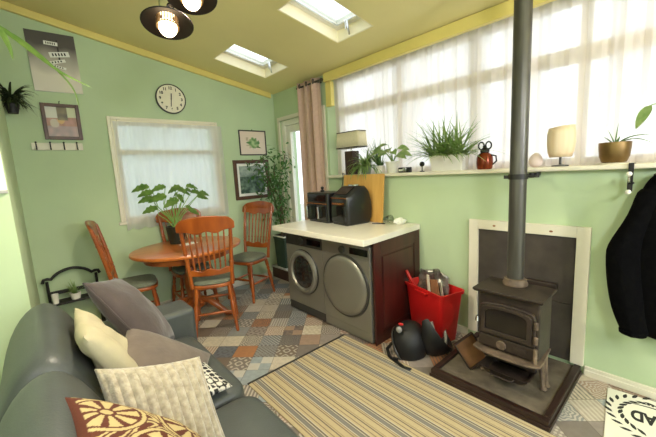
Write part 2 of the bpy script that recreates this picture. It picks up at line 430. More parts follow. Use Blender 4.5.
for k, (x0, x1, y0, y1) in enumerate(SK):
    wn = bpy.data.objects.new('window_%d' % (k+3), None); C.objects.link(wn); struct(wn); wn.location = ((x0+x1)/2, (y0+y1)/2, cz((x0+x1)/2))
    def P(x, y, h): return (x - wn.location.x, y - wn.location.y, cz(x) + h - wn.location.z)
    def slab(b, xa, xb, ya, yb, h0, h1):
        lo = b.vs([P(xa, ya, h0), P(xb, ya, h0), P(xb, yb, h0), P(xa, yb, h0)]); hi = b.vs([P(xa, ya, h1), P(xb, ya, h1), P(xb, yb, h1), P(xa, yb, h1)])
        b.ring(lo, hi); b.face(lo); b.face(hi)
    e = .012
    b = MB()
    slab(b, x0, x0+e, y0, y1, .002, .17); slab(b, x1-e, x1, y0, y1, .002, .17); slab(b, x0+e, x1-e, y0, y0+e, .002, .17); slab(b, x0+e, x1-e, y1-e, y1, .002, .17)
    b.build('lining', SHAFT, wn, smooth=False)
    b = MB(); t = .05
    slab(b, x0+e, x0+e+t, y0+e, y1-e, .10, .16); slab(b, x1-e-t, x1-e, y0+e, y1-e, .10, .16); slab(b, x0+e+t, x1-e-t, y0+e, y0+e+t, .10, .16); slab(b, x0+e+t, x1-e-t, y1-e-t, y1-e, .10, .16)
    b.build('sash', UPVC, wn, smooth=False, bevel=.004)
    b = MB(); q = e+t; g = .006
    slab(b, x0+q, x0+q+g, y0+q, y1-q, .106, .112); slab(b, x1-q-g, x1-q, y0+q, y1-q, .106, .112); slab(b, x0+q+g, x1-q-g, y0+q, y0+q+g, .106, .112); slab(b, x0+q+g, x1-q-g, y1-q-g, y1-q, .106, .112)
    b.build('gasket', CHROME, wn, smooth=False)
    b = MB(); slab(b, x0+q, x1-q, y0+q, y1-q, .132, .138); b.build('pane', GLASS, wn, smooth=False)
    ym = (y0+y1)/2 + .02
    b = MB(); b.tube([P(x1-.075, ym, .105), P(x1-.08, ym-.01, .05), P(x1-.07, ym-.02, -.02)], [.009, .011, .009], 8)
    b.tube([P(x1-.09, ym+.01, .105), P(x1-.09, ym, .02)], .005, 6)
    b.build('handle', CHROME, wn)
# trims
tb = MB(); Mx = Matrix(((1, 0, 0, 0), (0, 0, 1, Y1-.035), (0, 1, 0, 0), (0, 0, 0, 1)))
tb.prism([(-.11, cz(-.11)-.068), (X1-.05, cz(X1-.05)-.068), (X1-.05, cz(X1-.05)-.001), (-.11, cz(-.11)-.001)], 0, .034, Mx)
struct(tb.build('trim_1', TRIMY, smooth=False, bevel=.006))
struct(MB().box(X1-.05, -1.2, 2.488, X1-.001, 2.93, 2.584).build('trim_2', TRIMY, smooth=False, bevel=.006))
struct(MB().box(X1-.02, 2.84, 2.22, X1+.03, 2.932, 2.487).build('trim_3', TRIMY, smooth=False, bevel=.004))
skb = MB()
skb.box(X1-.018, -2.5, 0, X1-.001, .43, .066); skb.box(X1-.018, 1.245, 0, X1-.001, 1.695, .066); skb.box(X1-.028, -2.5, 0, X1-.018, .43, .045)
struct(skb.build('baseboard_right', CREAM, smooth=False, bevel=.005))
struct(MB().box(-.11, Y1-.018, 0, 2.42, Y1-.001, .08).build('baseboard_front', CREAM, smooth=False, bevel=.005))
# sill
sb = MB(); sb.box(2.585, -1.0, 1.40, X1+.24, 2.93, 1.43); struct(sb.build('trim_4', CREAM, smooth=False, bevel=.008))

# window over the sill: frame, transom, mullions, panes, net curtain
def window(name, box, axis, p, ms, tr, m, t=.06, d=.06, tt=.09):
    """frame in a wall: axis 'x' -> plane X=p, u=Y ; axis 'y' -> plane Y=p, u=X"""
    u0, u1, z0, z1 = box
    wn = bpy.data.objects.new(name, None); C.objects.link(wn); struct(wn)
    def bx(b, a0, a1, c0, c1, q0, q1):
        if axis == 'x': b.box(q0, a0, c0, q1, a1, c1)
        else: b.box(a0, q0, c0, a1, q1, c1)
    b = MB()
    bx(b, u0, u0+t, z0, z1, p, p+d); bx(b, u1-t, u1, z0, z1, p, p+d); bx(b, u0+t, u1-t, z0, z0+t, p, p+d); bx(b, u0+t, u1-t, z1-t, z1, p, p+d)
    b.build('frame', m, wn, smooth=False, bevel=.006)
    if tr is not None:
        b = MB(); bx(b, u0+t, u1-t, tr, tr+tt, p+.002, p+d-.002); b.build('transom', m, wn, smooth=False, bevel=.006)
    ed = [u0+t] + sorted(ms) + [u1-t]
    for q in ms:
        for za, zb in ([(z0+t, z1-t)] if tr is None else [(z0+t, tr), (tr+tt, z1-t)]):
            b = MB(); bx(b, q-t/2, q+t/2, za, zb, p+.004, p+d-.004); b.build('mullion', m, wn, smooth=False, bevel=.006)
    for i in range(len(ed)-1):
        a0 = ed[i] + (t/2 if i else 0); a1 = ed[i+1] - (t/2 if i < len(ed)-2 else 0)
        for za, zb in ([(z0+t, z1-t)] if tr is None else [(z0+t, tr), (tr+tt, z1-t)]):
            b = MB(); bx(b, a0, a1, za, zb, p+d*.5, p+d*.5+.006); b.build('pane', GLASS, wn, smooth=False)
    return wn
window('window_1', WIN, 'x', X1+.17, [-.1, .56, 1.3, 2.05], 2.12, UPVC, tt=.10)
window('window_2', LW, 'y', Y1-.025, [], 1.765, UPVC2, t=.055, d=.07, tt=.055)
window('window_5', BW, 'y', YB-.12, [.25, 1.15], None, UPVC)  # unseen window added behind the camera to bring in fill daylight
# architrave of left window
b = MB(); b.box(.63, Y1-.028, 1.06, .66, Y1-.001, 2.155); b.box(1.76, Y1-.028, 1.06, 1.79, Y1-.001, 2.155); b.box(.66, Y1-.028, 2.125, 1.76, Y1-.001, 2.155); b.box(.61, Y1-.03, 1.03, 1.81, Y1-.001, 1.06)
struct(b.build('trim_5', UPVC2, smooth=False, bevel=.005))

def net(name, label, m, axis, p, u0, u1, zb, zt, amp, lam, seed, scallop=0):
    b = MB(); nu = int((u1-u0)/.012); nv = 26
    def fn(s, t):
        u = u0 + (u1-u0)*s
        a = amp*(math.sin(2*PI*u/lam + 1.3*noise.noise((u*3, seed, 0))) + .6*math.sin(2*PI*u/(lam*.43) + seed) + 1.2*noise.noise((u*2.3, t*1.2, seed)))
        z = zb + (zt-zb)*t
        if scallop and t == 0: z -= scallop*abs(math.sin(u*26))
        a *= (.75 + .25*(1-t))
        return (p + a, u, z) if axis == 'x' else (u, p + a, z)
    b.grid(fn, nu, nv)
    return tag(b.build(name, m), label, 'curtain')
net('net_curtain', 'long white net curtain across the big window above the sill', SHEER, 'x', X1+.125, -.69, 2.925, 1.434, 2.55, .014, .13, 3)
net('net_curtain', 'pale net curtain over the small window behind the dining table', SHEER2, 'y', Y1-.04, .675, 1.83, .985, 2.105, .0035, .14, 8, .02)
# curtain rail
# glazed door
dr = bpy.data.objects.new('door_1', None); C.objects.link(dr); struct(dr)
y0, y1, z0, z1 = DOOR
b = MB(); px = X1+.02
b.box(px, y0, z0, px+.09, y0+.07, z1); b.box(px, y1-.07, z0, px+.09, y1, z1); b.box(px, y0+.07, z1-.07, px+.09, y1-.07, z1); b.build('frame', UPVC, dr, smooth=False, bevel=.006)
b = MB(); a0, a1 = y0+.073, y1-.073
b.box(px+.02, a0, z0+.005, px+.075, a0+.09, z1-.073); b.box(px+.02, a1-.09, z0+.005, px+.075, a1, z1-.073); b.box(px+.02, a0+.09, z0+.005, px+.075, a1-.09, z0+.16); b.box(px+.02, a0+.09, z1-.163, px+.075, a1-.09, z1-.073)
b.build('leaf', UPVC, dr, smooth=False, bevel=.006)
MB().box(px+.045, a0+.09, z0+.16, px+.052, a1-.09, z1-.163).build('pane', GLASS, dr, smooth=False)
b = MB(); b.box(px-.004, a0+.03, 1.10, px+.02, a0+.06, 1.30); b.box(px-.05, a0+.035, 1.19, px-.004, a0+.055, 1.21); b.box(px-.05, a0+.035, 1.19, px-.035, a0+.15, 1.21); b.build('door_handle', CHROME, dr, smooth=False, bevel=.004)
b = MB(); b.box(X1-.02, y0-.05, z0, X1-.001, y0, z1+.05); b.box(X1-.02, y1, z0, X1-.001, y1+.05, z1+.05); b.box(X1-.02, y0, z1, X1-.001, y1, z1+.05)
struct(b.build('trim_6', CREAM, smooth=False, bevel=.004))
# step under the door
st = thing('door_step', 'low dark brown step with grey top below the glazed door', 'step', (2.54, 3.53, 0))
MB().box(-.11, -.53, 0, .117, .525, .15).build('riser', BROWNWOOD, st, smooth=False, bevel=.004)
MB().box(-.12, -.53, .15, .117, .525, .17).build('tread', GREYSTEP, st, smooth=False, bevel=.004)

# outside
struct(MB().box(-8, -8, -.3, 14, 14, -.15).build('ground', PAVE, smooth=False))
struct(MB().box(-2.5, 5.9, -.15, 4.2, 6.1, 2.9).build('wall_sky_block', RENDERW, smooth=False))  # added wall that blocks the sky so the small window is less bright

# ------------------------------------------------------------------ drape by the door
dc = thing('door_curtain', 'dusty pink eyelet curtain hanging gathered beside the glazed door', 'curtain', (2.60, 3.2, 0))
b = MB()
def fn(s, t):
    u = -.20 + .40*s
    a = .030*math.sin(2*PI*s*3.0 + .4) + .008*math.sin(2*PI*s*7.3+1) 
    return (a*(1 if t > .2 else 1.1), u*(1.0+.06*(1-t)) , + .19 + 2.375*t)
b.grid(fn, 70, 30); b.build('cloth', DRAPE, dc, solid=.004)
for k in range(3):
    b = MB(); yy = -.15 + .13*k
    n = 20; R = []
    b.tube([(-.006+.026*math.cos(2*PI*i/n)*.35-.035, yy+.024*math.cos(2*PI*i/n), 2.52+.024*math.sin(2*PI*i/n)) for i in range(n+1)], .006, 6, False)
    b.build('eyelet', GRAPHD, dc)
b = MB(); b.tube([(0, -.24, 2.52), (0, .22, 2.52)], .012, 10); b.ell((0, -.25, 2.52), (.02, .025, .02)); b.box(.01, -.19, 2.505, .059, -.17, 2.535); b.box(.01, .17, 2.505, .059, .19, 2.535)
pole = b.build('curtain_pole', GRAPHD, loc=(2.60, 3.2, 0)); tag(pole, 'dark curtain pole above the glazed door', 'curtain pole')

# ------------------------------------------------------------------ kitchen end: machines, worktop, end panel
def machine(name, label, yc, kind):
    t = thing(name, label, 'washing machine' if kind == 'w' else 'tumble dryer', (1.95, yc, 0), 0)
    MB().box(0.012, -.297, .012, .58, .297, .85).build('body', GRAPH, t, smooth=False, bevel=.008)
    for q in (-.24, .24):
        for x in (.06, .5): MB().lathe([(.02, 0), (.02, .012)], (x, q, 0), 12).build('foot', BLACK, t)
    MB().box(0, -.297, .735, .012, .297, .85).build('control_panel', GRAPHD if kind == 'w' else GRAPH, t, smooth=False, bevel=.003)
    MB().box(0, -.297, .1, .012, .297, .733).build('front_panel', GRAPH, t, smooth=False, bevel=.003)
    MB().box(0.004, -.297, .014, .012, .297, .098).build('plinth', GRAPHD if kind == 'w' else GRAPH, t, smooth=False, bevel=.003)
    Mr = Matrix(((0, 0, -1, 0), (1, 0, 0, 0), (0, 1, 0, .47), (0, 0, 0, 1)))   # local z -> -x (into the room)
    if kind == 'w':
        MB().lathe([(.165, .0), (.225, .0), (.228, .012), (.222, .028), (.20, .04), (.178, .036), (.168, .02)], (0, 0, 0), 48, Mr, False).build('door_ring', GRAPH, t)
        MB().lathe([(.168, .004), (.166, .02), (.12, .035), (.06, .042), (.001, .043)], (0, 0, 0), 40, Mr, False).build('door_glass', DGLASS, t)
        MB().lathe([(.228, -.001), (.236, .004), (.228, .012)], (0, 0, 0), 48, Mr, False).build('door_seal', BLACK, t)
        MB().box(-.004, .1, .755, 0, .28, .835).build('detergent_drawer', GRAPHD, t, smooth=False, bevel=.003)
    else:
        Md = Matrix.Translation((0, 0, -.005)) @ Mr
        MB().lathe([(.001, .038), (.22, .036), (.258, .03), (.27, .018), (.27, .0)], (0, 0, 0), 56, Md, False).build('door', GRAPH, t)
        MB().lathe([(.272, .0), (.29, .002), (.287, .012), (.273, .016)], (0, 0, 0), 56, Md, False).build('door_rim', GRAPHD, t)
    b = MB(); b.lathe([(.034, 0), (.034, .014), (.029, .02), (.001, .02)], (0, 0, 0), 24, Matrix(((0, 0, -1, 0), (1, 0, 0, .02), (0, 1, 0, .792), (0, 0, 0, 1))))
    b.build('dial', GRAPHD, t)
    MB().box(-.002, -.28, .765, 0.001, -.07, .822).build('display', GLOSSBLACK, t, smooth=False)
machine('washing_machine', 'graphite front loading washing machine with dark glass porthole under the worktop', 2.634, 'w')
machine('tumble_dryer', 'graphite tumble dryer with solid round door beside the mahogany panel', 2.034, 'd')
t = thing('end_panel', 'dark mahogany end panel with raised square moulding beside the dryer', 'panel', (1.965, 1.70, 0), rad(2.0))
b = MB(); b.box(0, .006, 0, .693, .018, .893); b.box(0, 0, 0, .09, .006, .893); b.box(.60, 0, 0, .693, .006, .893); b.box(.09, 0, .78, .60, .006, .893); b.box(.09, 0, 0, .60, .006, .10)
b.build('board', MAHOG, t, smooth=False, bevel=.002)
b = MB(); b.box(.115, -.002, .125, .575, .006, .755); b.build('raised_panel', MAHOG, t, smooth=False, bevel=.006)
b = MB(); b.prism([(1.80, 1.655), (2.655, 1.715), (2.655, 2.95), (1.80, 2.95)], .895, .945)
tag(b.build('worktop', WORKTOP, smooth=False, bevel=.004), 'cream laminate worktop over the washing machine and dryer', 'worktop')
# batten standing in for the dark, shaded gap between machines and worktop
b = MB(); b.box(2.0, 1.74, .852, 2.65, 2.93, .894); tag(b.build('worktop_gap_fill', BROWNWOOD, smooth=False), 'dark batten in the gap under the cream worktop', 'filler')

# air fryers
def rounded(x0, y0, x1, y1, r, n=5):
    out = []
    for cx, cy, a0 in ((x1-r, y1-r, 0), (x0+r, y1-r, PI/2), (x0+r, y0+r, PI), (x1-r, y0+r, 1.5*PI)):
        for i in range(n+1): out.append((cx + r*math.cos(a0 + PI/2*i/n), cy + r*math.sin(a0 + PI/2*i/n)))
    return out
t = thing('air_fryer', 'wide black twin-drawer air fryer with copper band on the worktop', 'air fryer', (2.36, 2.69, .945), rad(-4), 'air fryers on the worktop')
MB().prism(rounded(-.14, -.19, .16, .19, .03), .012, .315).build('body', BLACK, t, bevel=.012, seg=3)
MB().prism(rounded(-.13, -.18, .15, .18, .03), 0, .012).build('base', BLACK, t)
MB().box(-.146, -.182, .195, -.138, .182, .207).build('copper_band', COPPER, t, smooth=False, bevel=.002)
for q in (-.092, .092):
    d = MB().box(-.152, q-.083, .02, -.138, q+.083, .188).build('drawer', GLOSSBLACK, t, smooth=False, bevel=.006)
    MB().box(-.182, q-.012 + (.05 if q > 0 else .03), .045, -.152, q+.012 + (.05 if q > 0 else .03), .17).build('handle', CHROME, d, smooth=False, bevel=.005)
MB().box(-.143, -.16, .225, -.139, .16, .295).build('touch_panel', GLOSSBLACK, t, smooth=False)
t2 = thing('air_fryer', 'tall rounded black air fryer with one basket beside the pine board', 'air fryer', (2.375, 2.315, .945), rad(-8), 'air fryers on the worktop')
prof = [(-.165, 0), (.11, 0), (.14, .05), (.15, .14), (.14, .24), (.11, .33), (.07, .375), (.0, .38), (-.04, .37), (-.155, .295), (-.172, .275), (-.18, .15), (-.175, .04)]
Ms = Matrix(((1, 0, 0, 0), (0, 0, 1, 0), (0, 1, 0, 0), (0, 0, 0, 1)))
b = MB(); rings = []
for yy, s in ((-.14, .86), (-.132, .94), (-.112, 1), (.112, 1), (.132, .94), (.14, .86)):
    rings.append([(x*s, yy, .18 + (z-.18)*s) if s < 1 else (x, yy, z) for x, z in prof])
b.loft(rings); b.build('body', BLACK, t2, angle=50, bevel=.004)
bk = MB().prism(rounded(-.193, -.115, -.15, .115, .02), .03, .20).build('basket', GLOSSBLACK, t2, bevel=.008)
MB().box(-.23, -.10, .21, -.175, .04, .228).build('handle', COPPER, bk, smooth=False, bevel=.006)
MB().box(-.181, -.125, .262, -.17, .125, .274).build('copper_band', COPPER, t2, smooth=False, bevel=.003)
MB().prism([(-.15, .301), (-.045, .370), (-.047, .375), (-.153, .306)], -.10, .10, Ms).build('touch_panel', GLOSSBLACK, t2, smooth=False)
b = MB(); b.prism(rounded(-.01, -.06, .06, .06, .02), .375, .392); b.build('top_vent', CHROME, t2, bevel=.004)
b = MB(); b.lathe([(.022, 0), (.024, .015), (.01, .025), (.018, .036), (.018, .05), (.006, .058)], (0, 0, 0), 16)
tag(b.build('lid_knob', BLACK, loc=(2.33, 2.72, 1.262)), 'small black knob standing on the twin-drawer air fryer', 'knob')
# cables
b = MB(); b.tube([(2.50, 2.62, 1.25), (2.545, 2.62, 1.33), (2.563, 2.63, 1.40), (2.572, 2.64, 1.45), (2.62, 2.65, 1.438)], .004, 6)
tag(b.build('power_cable', BLACK), 'black cable rising behind the twin-drawer air fryer to the sill', 'cable')
# pine board leaning against the sill
t = thing('pine_board', 'pale pine board standing on the worktop behind the air fryers', 'board', (2.52, 2.33, .946), 0)
b = MB(); b.box(-.009, -.28, 0, .009, .28, .485, Matrix.Rotation(rad(5.5), 4, 'Y')); b.build('panel', PINE, t, smooth=False, bevel=.005)
# bits at the right end of the worktop
b = MB(); b.tube([(0, 0, .006), (.05, -.10, .006), (.06, -.115, .006)], [.006, .006, .002], 8)
tag(b.build('marker_pen', BLACK, loc=(2.42, 2.10, .945)), 'dark marker pen lying on the worktop by the pine board', 'pen')
gl = glass_mat('clear tumbler glass', '#e4e8e6', .16)
b = MB(); b.lathe([(.032, .0), (.042, .075), (.039, .075), (.03, .006)], (0, 0, 0), 20, Matrix.Rotation(rad(78), 4, 'X') , False)
tag(b.build('glass_tumbler', gl, loc=(2.47, 1.98, .987)), 'clear glass tumbler lying on its side on the worktop', 'glass')
b = MB(); b.ell((0, 0, .028), (.07, .045, .03), 20, 12)
for v in b.bm.verts: v.co += v.co.normalized()*.02*noise.noise(v.co*40)
for v in b.bm.verts: v.co.z = max(v.co.z, 0)
tag(b.build('crumpled_paper', PAPER, angle=20, loc=(2.545, 1.86, .945)), 'crumpled white paper at the wall end of the worktop', 'paper')

# ------------------------------------------------------------------ dining chairs
def make_chair(label):
    t = thing('dining_chair', label, 'chair', group='spindle back dining chairs')
    out = []
    for i in range(40):
        a = 2*PI*i/40; x = math.cos(a); y = math.sin(a)
        X = (.215 + .015*y)*math.copysign(abs(x)**.55, x); Y = .205*math.copysign(abs(y)**.6, y); out.append((X, Y))
    MB().prism(out, .425, .458).build('seat', OAK, t, bevel=.010, seg=3)
    b = MB(); R = []
    for z, s in ((.458, .92), (.468, .95), (.482, .94), (.494, .86), (.50, .6)): R.append([(x*s, y*s, z) for x, y in out])
    b.loft(R).build('seat_pad', PAD, t)
    lp = [(0, .014), (.06, .017), (.16, .016), (.2, .021), (.24, .015), (.3, .021), (.5, .024), (.62, .021), (.68, .015), (.72, .022), (.77, .015), (.82, .021), (1, .019)]
    for sx in (-1, 1):
        MB().turned((sx*.205, .20, 0), (sx*.16, .15, .43), lp).build('leg', OAK, t)
        MB().turned((sx*.20, -.225, 0), (sx*.155, -.155, .43), lp).build('leg', OAK, t)
        MB().turned((sx*.184, .03+.15, .2), (sx*.178, -.19, .2), [(0, .008), (.25, .011), (.5, .015), (.75, .011), (1, .008)]).build('stretcher', OAK, t)
        # back post: flat, swept, with turned beads
        b = MB(); pts = [(sx*.190, -.165, .44), (sx*.196, -.182, .56), (sx*.204, -.205, .70), (sx*.214, -.238, .86), (sx*.222, -.27, 1.0), (sx*.224, -.278, 1.04)]
        b.tube(pts, [.021, .019, .0195, .019, .017, .012], 10)
        for z in (.62, .66, .78, .82, .90):
            f = (z-.44)/.6; p = (sx*(.190+.034*f), -.165-.113*f**1.25, z); b.ell(p, (.0235, .0235, .011), 12, 6)
        b.build('back_post', OAK, t)
    MB().turned((-.165, .155, .24), (.165, .155, .24), [(0, .008), (.3, .012), (.45, .016), (.5, .013), (.55, .016), (.7, .012), (1, .008)]).build('stretcher', OAK, t)
    MB().turned((-.178, -.19, .19), (.178, -.19, .19), [(0, .008), (.3, .011), (.5, .014), (.7, .011), (1, .008)]).build('stretcher', OAK, t)
    # curved crest with pressed edge and rounded ears
    def rail(z0f, z1f, th, y0, bow, half):
        b = MB(); n = 22; R = []
        for i in range(n+1):
            u = -1 + 2*i/n; x = half*u
            zl, zh = z0f(u), z1f(u); y = lambda z: y0(z) - bow*(1-u*u)
            R.append([(x, y(zl)-th/2, zl), (x, y(zl)+th/2, zl), (x, y(zh)+th/2, zh), (x, y(zh)-th/2, zh)])
        return b.loft(R)
    ya = lambda z: -.165 - .113*((z-.44)/.6)**1.25
    rail(lambda u: .945 + .022*u*u + .012*math.cos(u*9)*(1-u*u), lambda u: 1.085 + .012*math.cos(PI*u) - .05*max(0, abs(u)-.72)**2*12, .024, ya, .035, .262).build('crest_rail', OAK, t, bevel=.007, seg=2)
    b = MB()
    b.grid(lambda s, q: ((s-.5)*.36, ya(1.02) - .035*(1-((s-.5)*1.37)**2) + .0125 + .004*math.sin(PI*q)*(.6+.4*math.sin(s*40)), 1.0 + .055*q), 50, 6)
    b.build('pressed_pattern', OAK, t)
    rail(lambda u: .545 + .014*u*u, lambda u: .605 + .01*math.cos(u*8), .02, ya, .022, .20).build('lower_rail', OAK, t, bevel=.005)
    sp = [(0, .006), (.1, .0085), (.16, .007), (.2, .011), (.24, .007), (.5, .0095), (.72, .007), (.77, .011), (.82, .007), (.9, .008), (1, .006)]
    for k in range(7):
        u = -1 + 2*(k+.5)/7; 
        MB().turned((.165*u, ya(.60) - .022*(1-(u*.8)**2), .6), (.185*u, ya(.96) - .035*(1-(u*.7)**2), .96), sp, 8).build('spindle', OAK, t)
    return t
ch = make_chair('orange oak spindle chair with its back to the camera, before the table')
def face(dx, dy): return math.atan2(-dx, dy)
ch.scale = (.95, .95, 1.05); ch.location = (1.195, 3.135, 0); ch.rotation_euler.z = face(.42, .91)
dup(ch, (.61, 3.62, 0), face(1, -.2), 'orange oak chair seen side-on at the left end of the table')
dup(ch, (1.19, 3.72, 0), face(-.03, -1), 'orange oak chair behind the table below the netted window')
dup(ch, (1.83, 3.60, 0), face(-.93, -.36), 'orange oak chair right of the table beside the leafy tree')

# table
TC = (1.10, 3.47)
t = thing('dining_table', 'round orange oak pedestal table under the netted window', 'table', (TC[0], TC[1], 0))
b = MB(); R = []
for z, s in ((.755, .95), (.762, .985), (.775, 1.0), (.785, 1.0), (.793, .99), (.795, .975)): R.append([(.535*s*math.cos(2*PI*i/64), .485*s*math.sin(2*PI*i/64), z) for i in range(64)])
b.loft(R).build('tabletop', OAKTOP, t)
b = MB(); b.loft([[(.42*math.cos(2*PI*i/48), .40*math.sin(2*PI*i/48), z) for i in range(48)] for z in (.69, .756)]); b.build('apron', OAK, t)
MB().lathe([(.10, .14), (.11, .18), (.06, .24), (.075, .34), (.085, .42), (.06, .52), (.05, .58), (.10, .66), (.12, .69)], (0, 0, 0), 28).build('pedestal', OAK, t)
for k in range(4):
    a = PI/4 + PI/2*k + .15
    b = MB(); b.tube([(.05*math.cos(a), .05*math.sin(a), .22), (.15*math.cos(a), .15*math.sin(a), .20), (.25*math.cos(a), .25*math.sin(a), .11), (.33*math.cos(a), .33*math.sin(a), .035), (.38*math.cos(a), .38*math.sin(a), .028)], [.035, .036, .032, .028, .024], 10)
    b.build('foot', OAK, t)
# ------------------------------------------------------------------ plants
def pot(t, m, r0, r1, h, name='pot', soil=True, z0=0):
    MB().lathe([(r0*.98, z0), (r0, z0+.006), (r1*.98, z0+h-.015), (r1, z0+h-.012), (r1, z0+h), (r1*.9, z0+h), (r1*.88, z0+h-.03)], (0, 0, 0), 28).build(name, m, t)
    if soil: MB().lathe([(.001, z0+h-.018), (r1*.5, z0+h-.015), (r1*.9, z0+h-.022)], (0, 0, 0), 20, caps=False).build('soil', SOIL, t)
def strap_plant(b, c, n, L, w, el=(.5, 1.4), droop=(1.2, 2.2), az=(0, 2*PI), rb=.02, xmax=None, rng=random):
    for i in range(n):
        a = rng.uniform(*az); e = rng.uniform(*el); l = L*rng.uniform(.6, 1.1)
        if xmax is not None and c[0] + math.cos(a)*l*.75 > xmax: l *= max(.3, (xmax-c[0])/(max(.05, math.cos(a)*l*.75)))
        b.blade((c[0] + rb*math.cos(a), c[1] + rb*math.sin(a), c[2]), a, e, l, w*rng.uniform(.7, 1.2), rng.uniform(*droop), twist=rng.uniform(-.4, .4))
# leafy plant on the table
t = thing('potted_plant', 'broad-leaved plant in a black pot on the dining table', 'plant', (1.075, 3.72, .795))
pot(t, mat('black green pot', '#23271f', .5), .075, .10, .19)
bl, bs = MB(), MB(); rng = random.Random(5)
LV = [(-.36, .06, .30, .17), (-.33, -.02, .25, .15), (-.33, .05, .19, .15), (-.23, -.03, .20, .18), (-.30, .03, .09, .15), (-.06, .0, .27, .16), (.05, .05, .25, .17), (.12, .0, .24, .15), (.20, .02, .22, .15), (.30, .06, .20, .15), (.24, -.02, .17, .14), (-.10, -.04, .15, .17), (.02, .03, .17, .12), (.10, -.08, .03, .12), (-.04, .1, .2, .14), (.17, .08, .28, .14), (-.18, .08, .29, .15), (.05, -.09, .08, .10)]
for x, y, z, L in LV:
    tip = V((x, y, z+.155)); base = V((rng.uniform(-.02, .02), rng.uniform(-.02, .02), .17))
    tip = tip*1.0 + V((.02, 0, .12 + .1*max(0, z-.12))); mid = base.lerp(tip, .5) + V((0, 0, .06)); d = V((x, y*.5 + rng.uniform(-.2, .2)*.3, -.02 + .1*(z-.2)))
    d = d if d.length > .03 else V((.1, -.1, 0)); d.normalize()
    bs.tube([base, base.lerp(mid, .5)+V((0, 0, .02)), mid, tip + V((.06, 0, .03)) - d*L*.45], [.005, .0045, .004, .003], 6)
    tip = tip + V((.06, 0, .03)); bl.leaf(tip - d*L*.5, d, (rng.uniform(-.4, .4), -.7, .7), L, L*.33, .30, .35, 8)
bl.build('foliage', LEAFG, t, angle=60); bs.build('stems', STEM, t)
b = MB(); b.box(-.08, -.05, 0, .08, .05, .004); o = b.build('envelope', PAPER, smooth=False, loc=(1.135, 3.56, .795)); o.rotation_euler.z = .3
tag(o, 'white envelope lying on the table beside the plant pot', 'envelope')
# weeping fig in green planter on the step
t = thing('potted_tree', 'tall leafy weeping fig in a dark green planter by the door', 'tree', (2.535, 3.85, .17))
b = MB(); b.loft([rounded(-.085, -.125, .085, .125, .02), rounded(-.1, -.14, .1, .14, .02)] and [[(x, y, z) for x, y in rounded(-r, -r*1.4, r, r*1.4, .02)] for r, z in ((.082, 0), (.094, .40), (.10, .405), (.10, .45), (.09, .45), (.088, .42))])
b.build('planter', GREENPOT, t, angle=45)
MB().box(-.102, -.142, .436, .102, .142, .452).build('rim', WHITEPOT, t, smooth=False, bevel=.004)
MB().box(-.085, -.12, .40, .085, .12, .456).build('soil', SOIL, t, smooth=False)
bt, bl = MB(), MB(); rng = random.Random(11)
tips = []
for k in range(4):
    a = rng.uniform(0, 6.28); p = V((.03*math.cos(a), .03*math.sin(a), .45)); pts = [p]
    lean = V(((-.28, -.12, -.40, -.02)[k], (-.02, -.12, -.16, -.2)[k], 0))
    for i in range(1, 7):
        f = i/6; pts.append(p + lean*f*f*1.0 + V((.02*math.sin(i*2+k), .02*math.cos(i+k), 1.1*f*(.85+.05*k))))
    bt.tube(pts, [.011*(1-.1*i) for i in range(7)], 7); tips += pts[2:]
for q in range(560):
    c = rng.choice(tips)
    r_ = V((rng.gauss(0, 1), rng.gauss(0, 1), rng.gauss(0, 1))).normalized()*rng.uniform(.03, .22)
    p = c + V((r_.x*1.15, r_.y*.7, r_.z*.9))
    W_ = V(t.location) + p
    if W_.x > 2.62 or W_.y > 4.0 or p.z < .62: continue
    if q % 9 == 0: bt.tube([c, (c+p)/2 + V((0, 0, .02)), p], [.003, .002, .0015], 5)
    d = V((rng.gauss(0, 1), rng.gauss(0, 1), rng.gauss(-.6, .6)))
    bl.leaf(p, d, (rng.gauss(0, .6), rng.gauss(-.4, .6), 1), rng.uniform(.05, .085), .014, 0, .2, 3)
bt.build('stems', BARK, t); bl.build('foliage', LEAFD, t, angle=60)

# black stand with arched rail in the corner
t = thing('plant_stand', 'black stand with an arched top rail in the corner behind the sofa', 'stand', (.15, 3.93, 0))
b = MB(); pts = []
for i in range(17):
    u = -1+2*i/16; z = .60 + .085*math.cos(u*PI/2)**1.2 + .018*math.cos(u*13)*(abs(u) > .5)
    pts.append((.21*u, .06, z))
b.tube([(-.222, .06, .585)] + pts + [(.222, .06, .585)], .014, 8); b.build('arched_rail', MATTEBLACK, t)
for sx in (-1, 1):
    for y in (-.06, .06): MB().tube([(sx*.19, y, 0), (sx*.19, y, .38 if y < 0 else .595)], .012, 8).build('leg', MATTEBLACK, t)
MB().box(-.2, -.075, .38, .2, .075, .40).build('shelf', MATTEBLACK, t, smooth=False, bevel=.004)
MB().box(-.19, .05, .455, .19, .07, .49).build('cross_rail', MATTEBLACK, t, smooth=False, bevel=.004)
t = thing('potted_plant', 'small spiky green and white plant on the black stand behind the sofa', 'plant', (.15, 3.90, .40))
pot(t, WHITEPOT, .035, .045, .06)
b = MB(); strap_plant(b, (0, 0, .05), 22, .15, .006, el=(.7, 1.5), droop=(.6, 1.4), rb=.012, rng=random.Random(3)); b.build('foliage', LEAFL, t)
t = thing('white_beaker', 'little white beaker on the left end of the black stand', 'beaker', (-.0, 3.88, .40))
MB().lathe([(.022, 0), (.027, .09), (.024, .09), (.019, .006)], (0, 0, 0), 18, caps=True).build('cup', WHITEPOT, t)

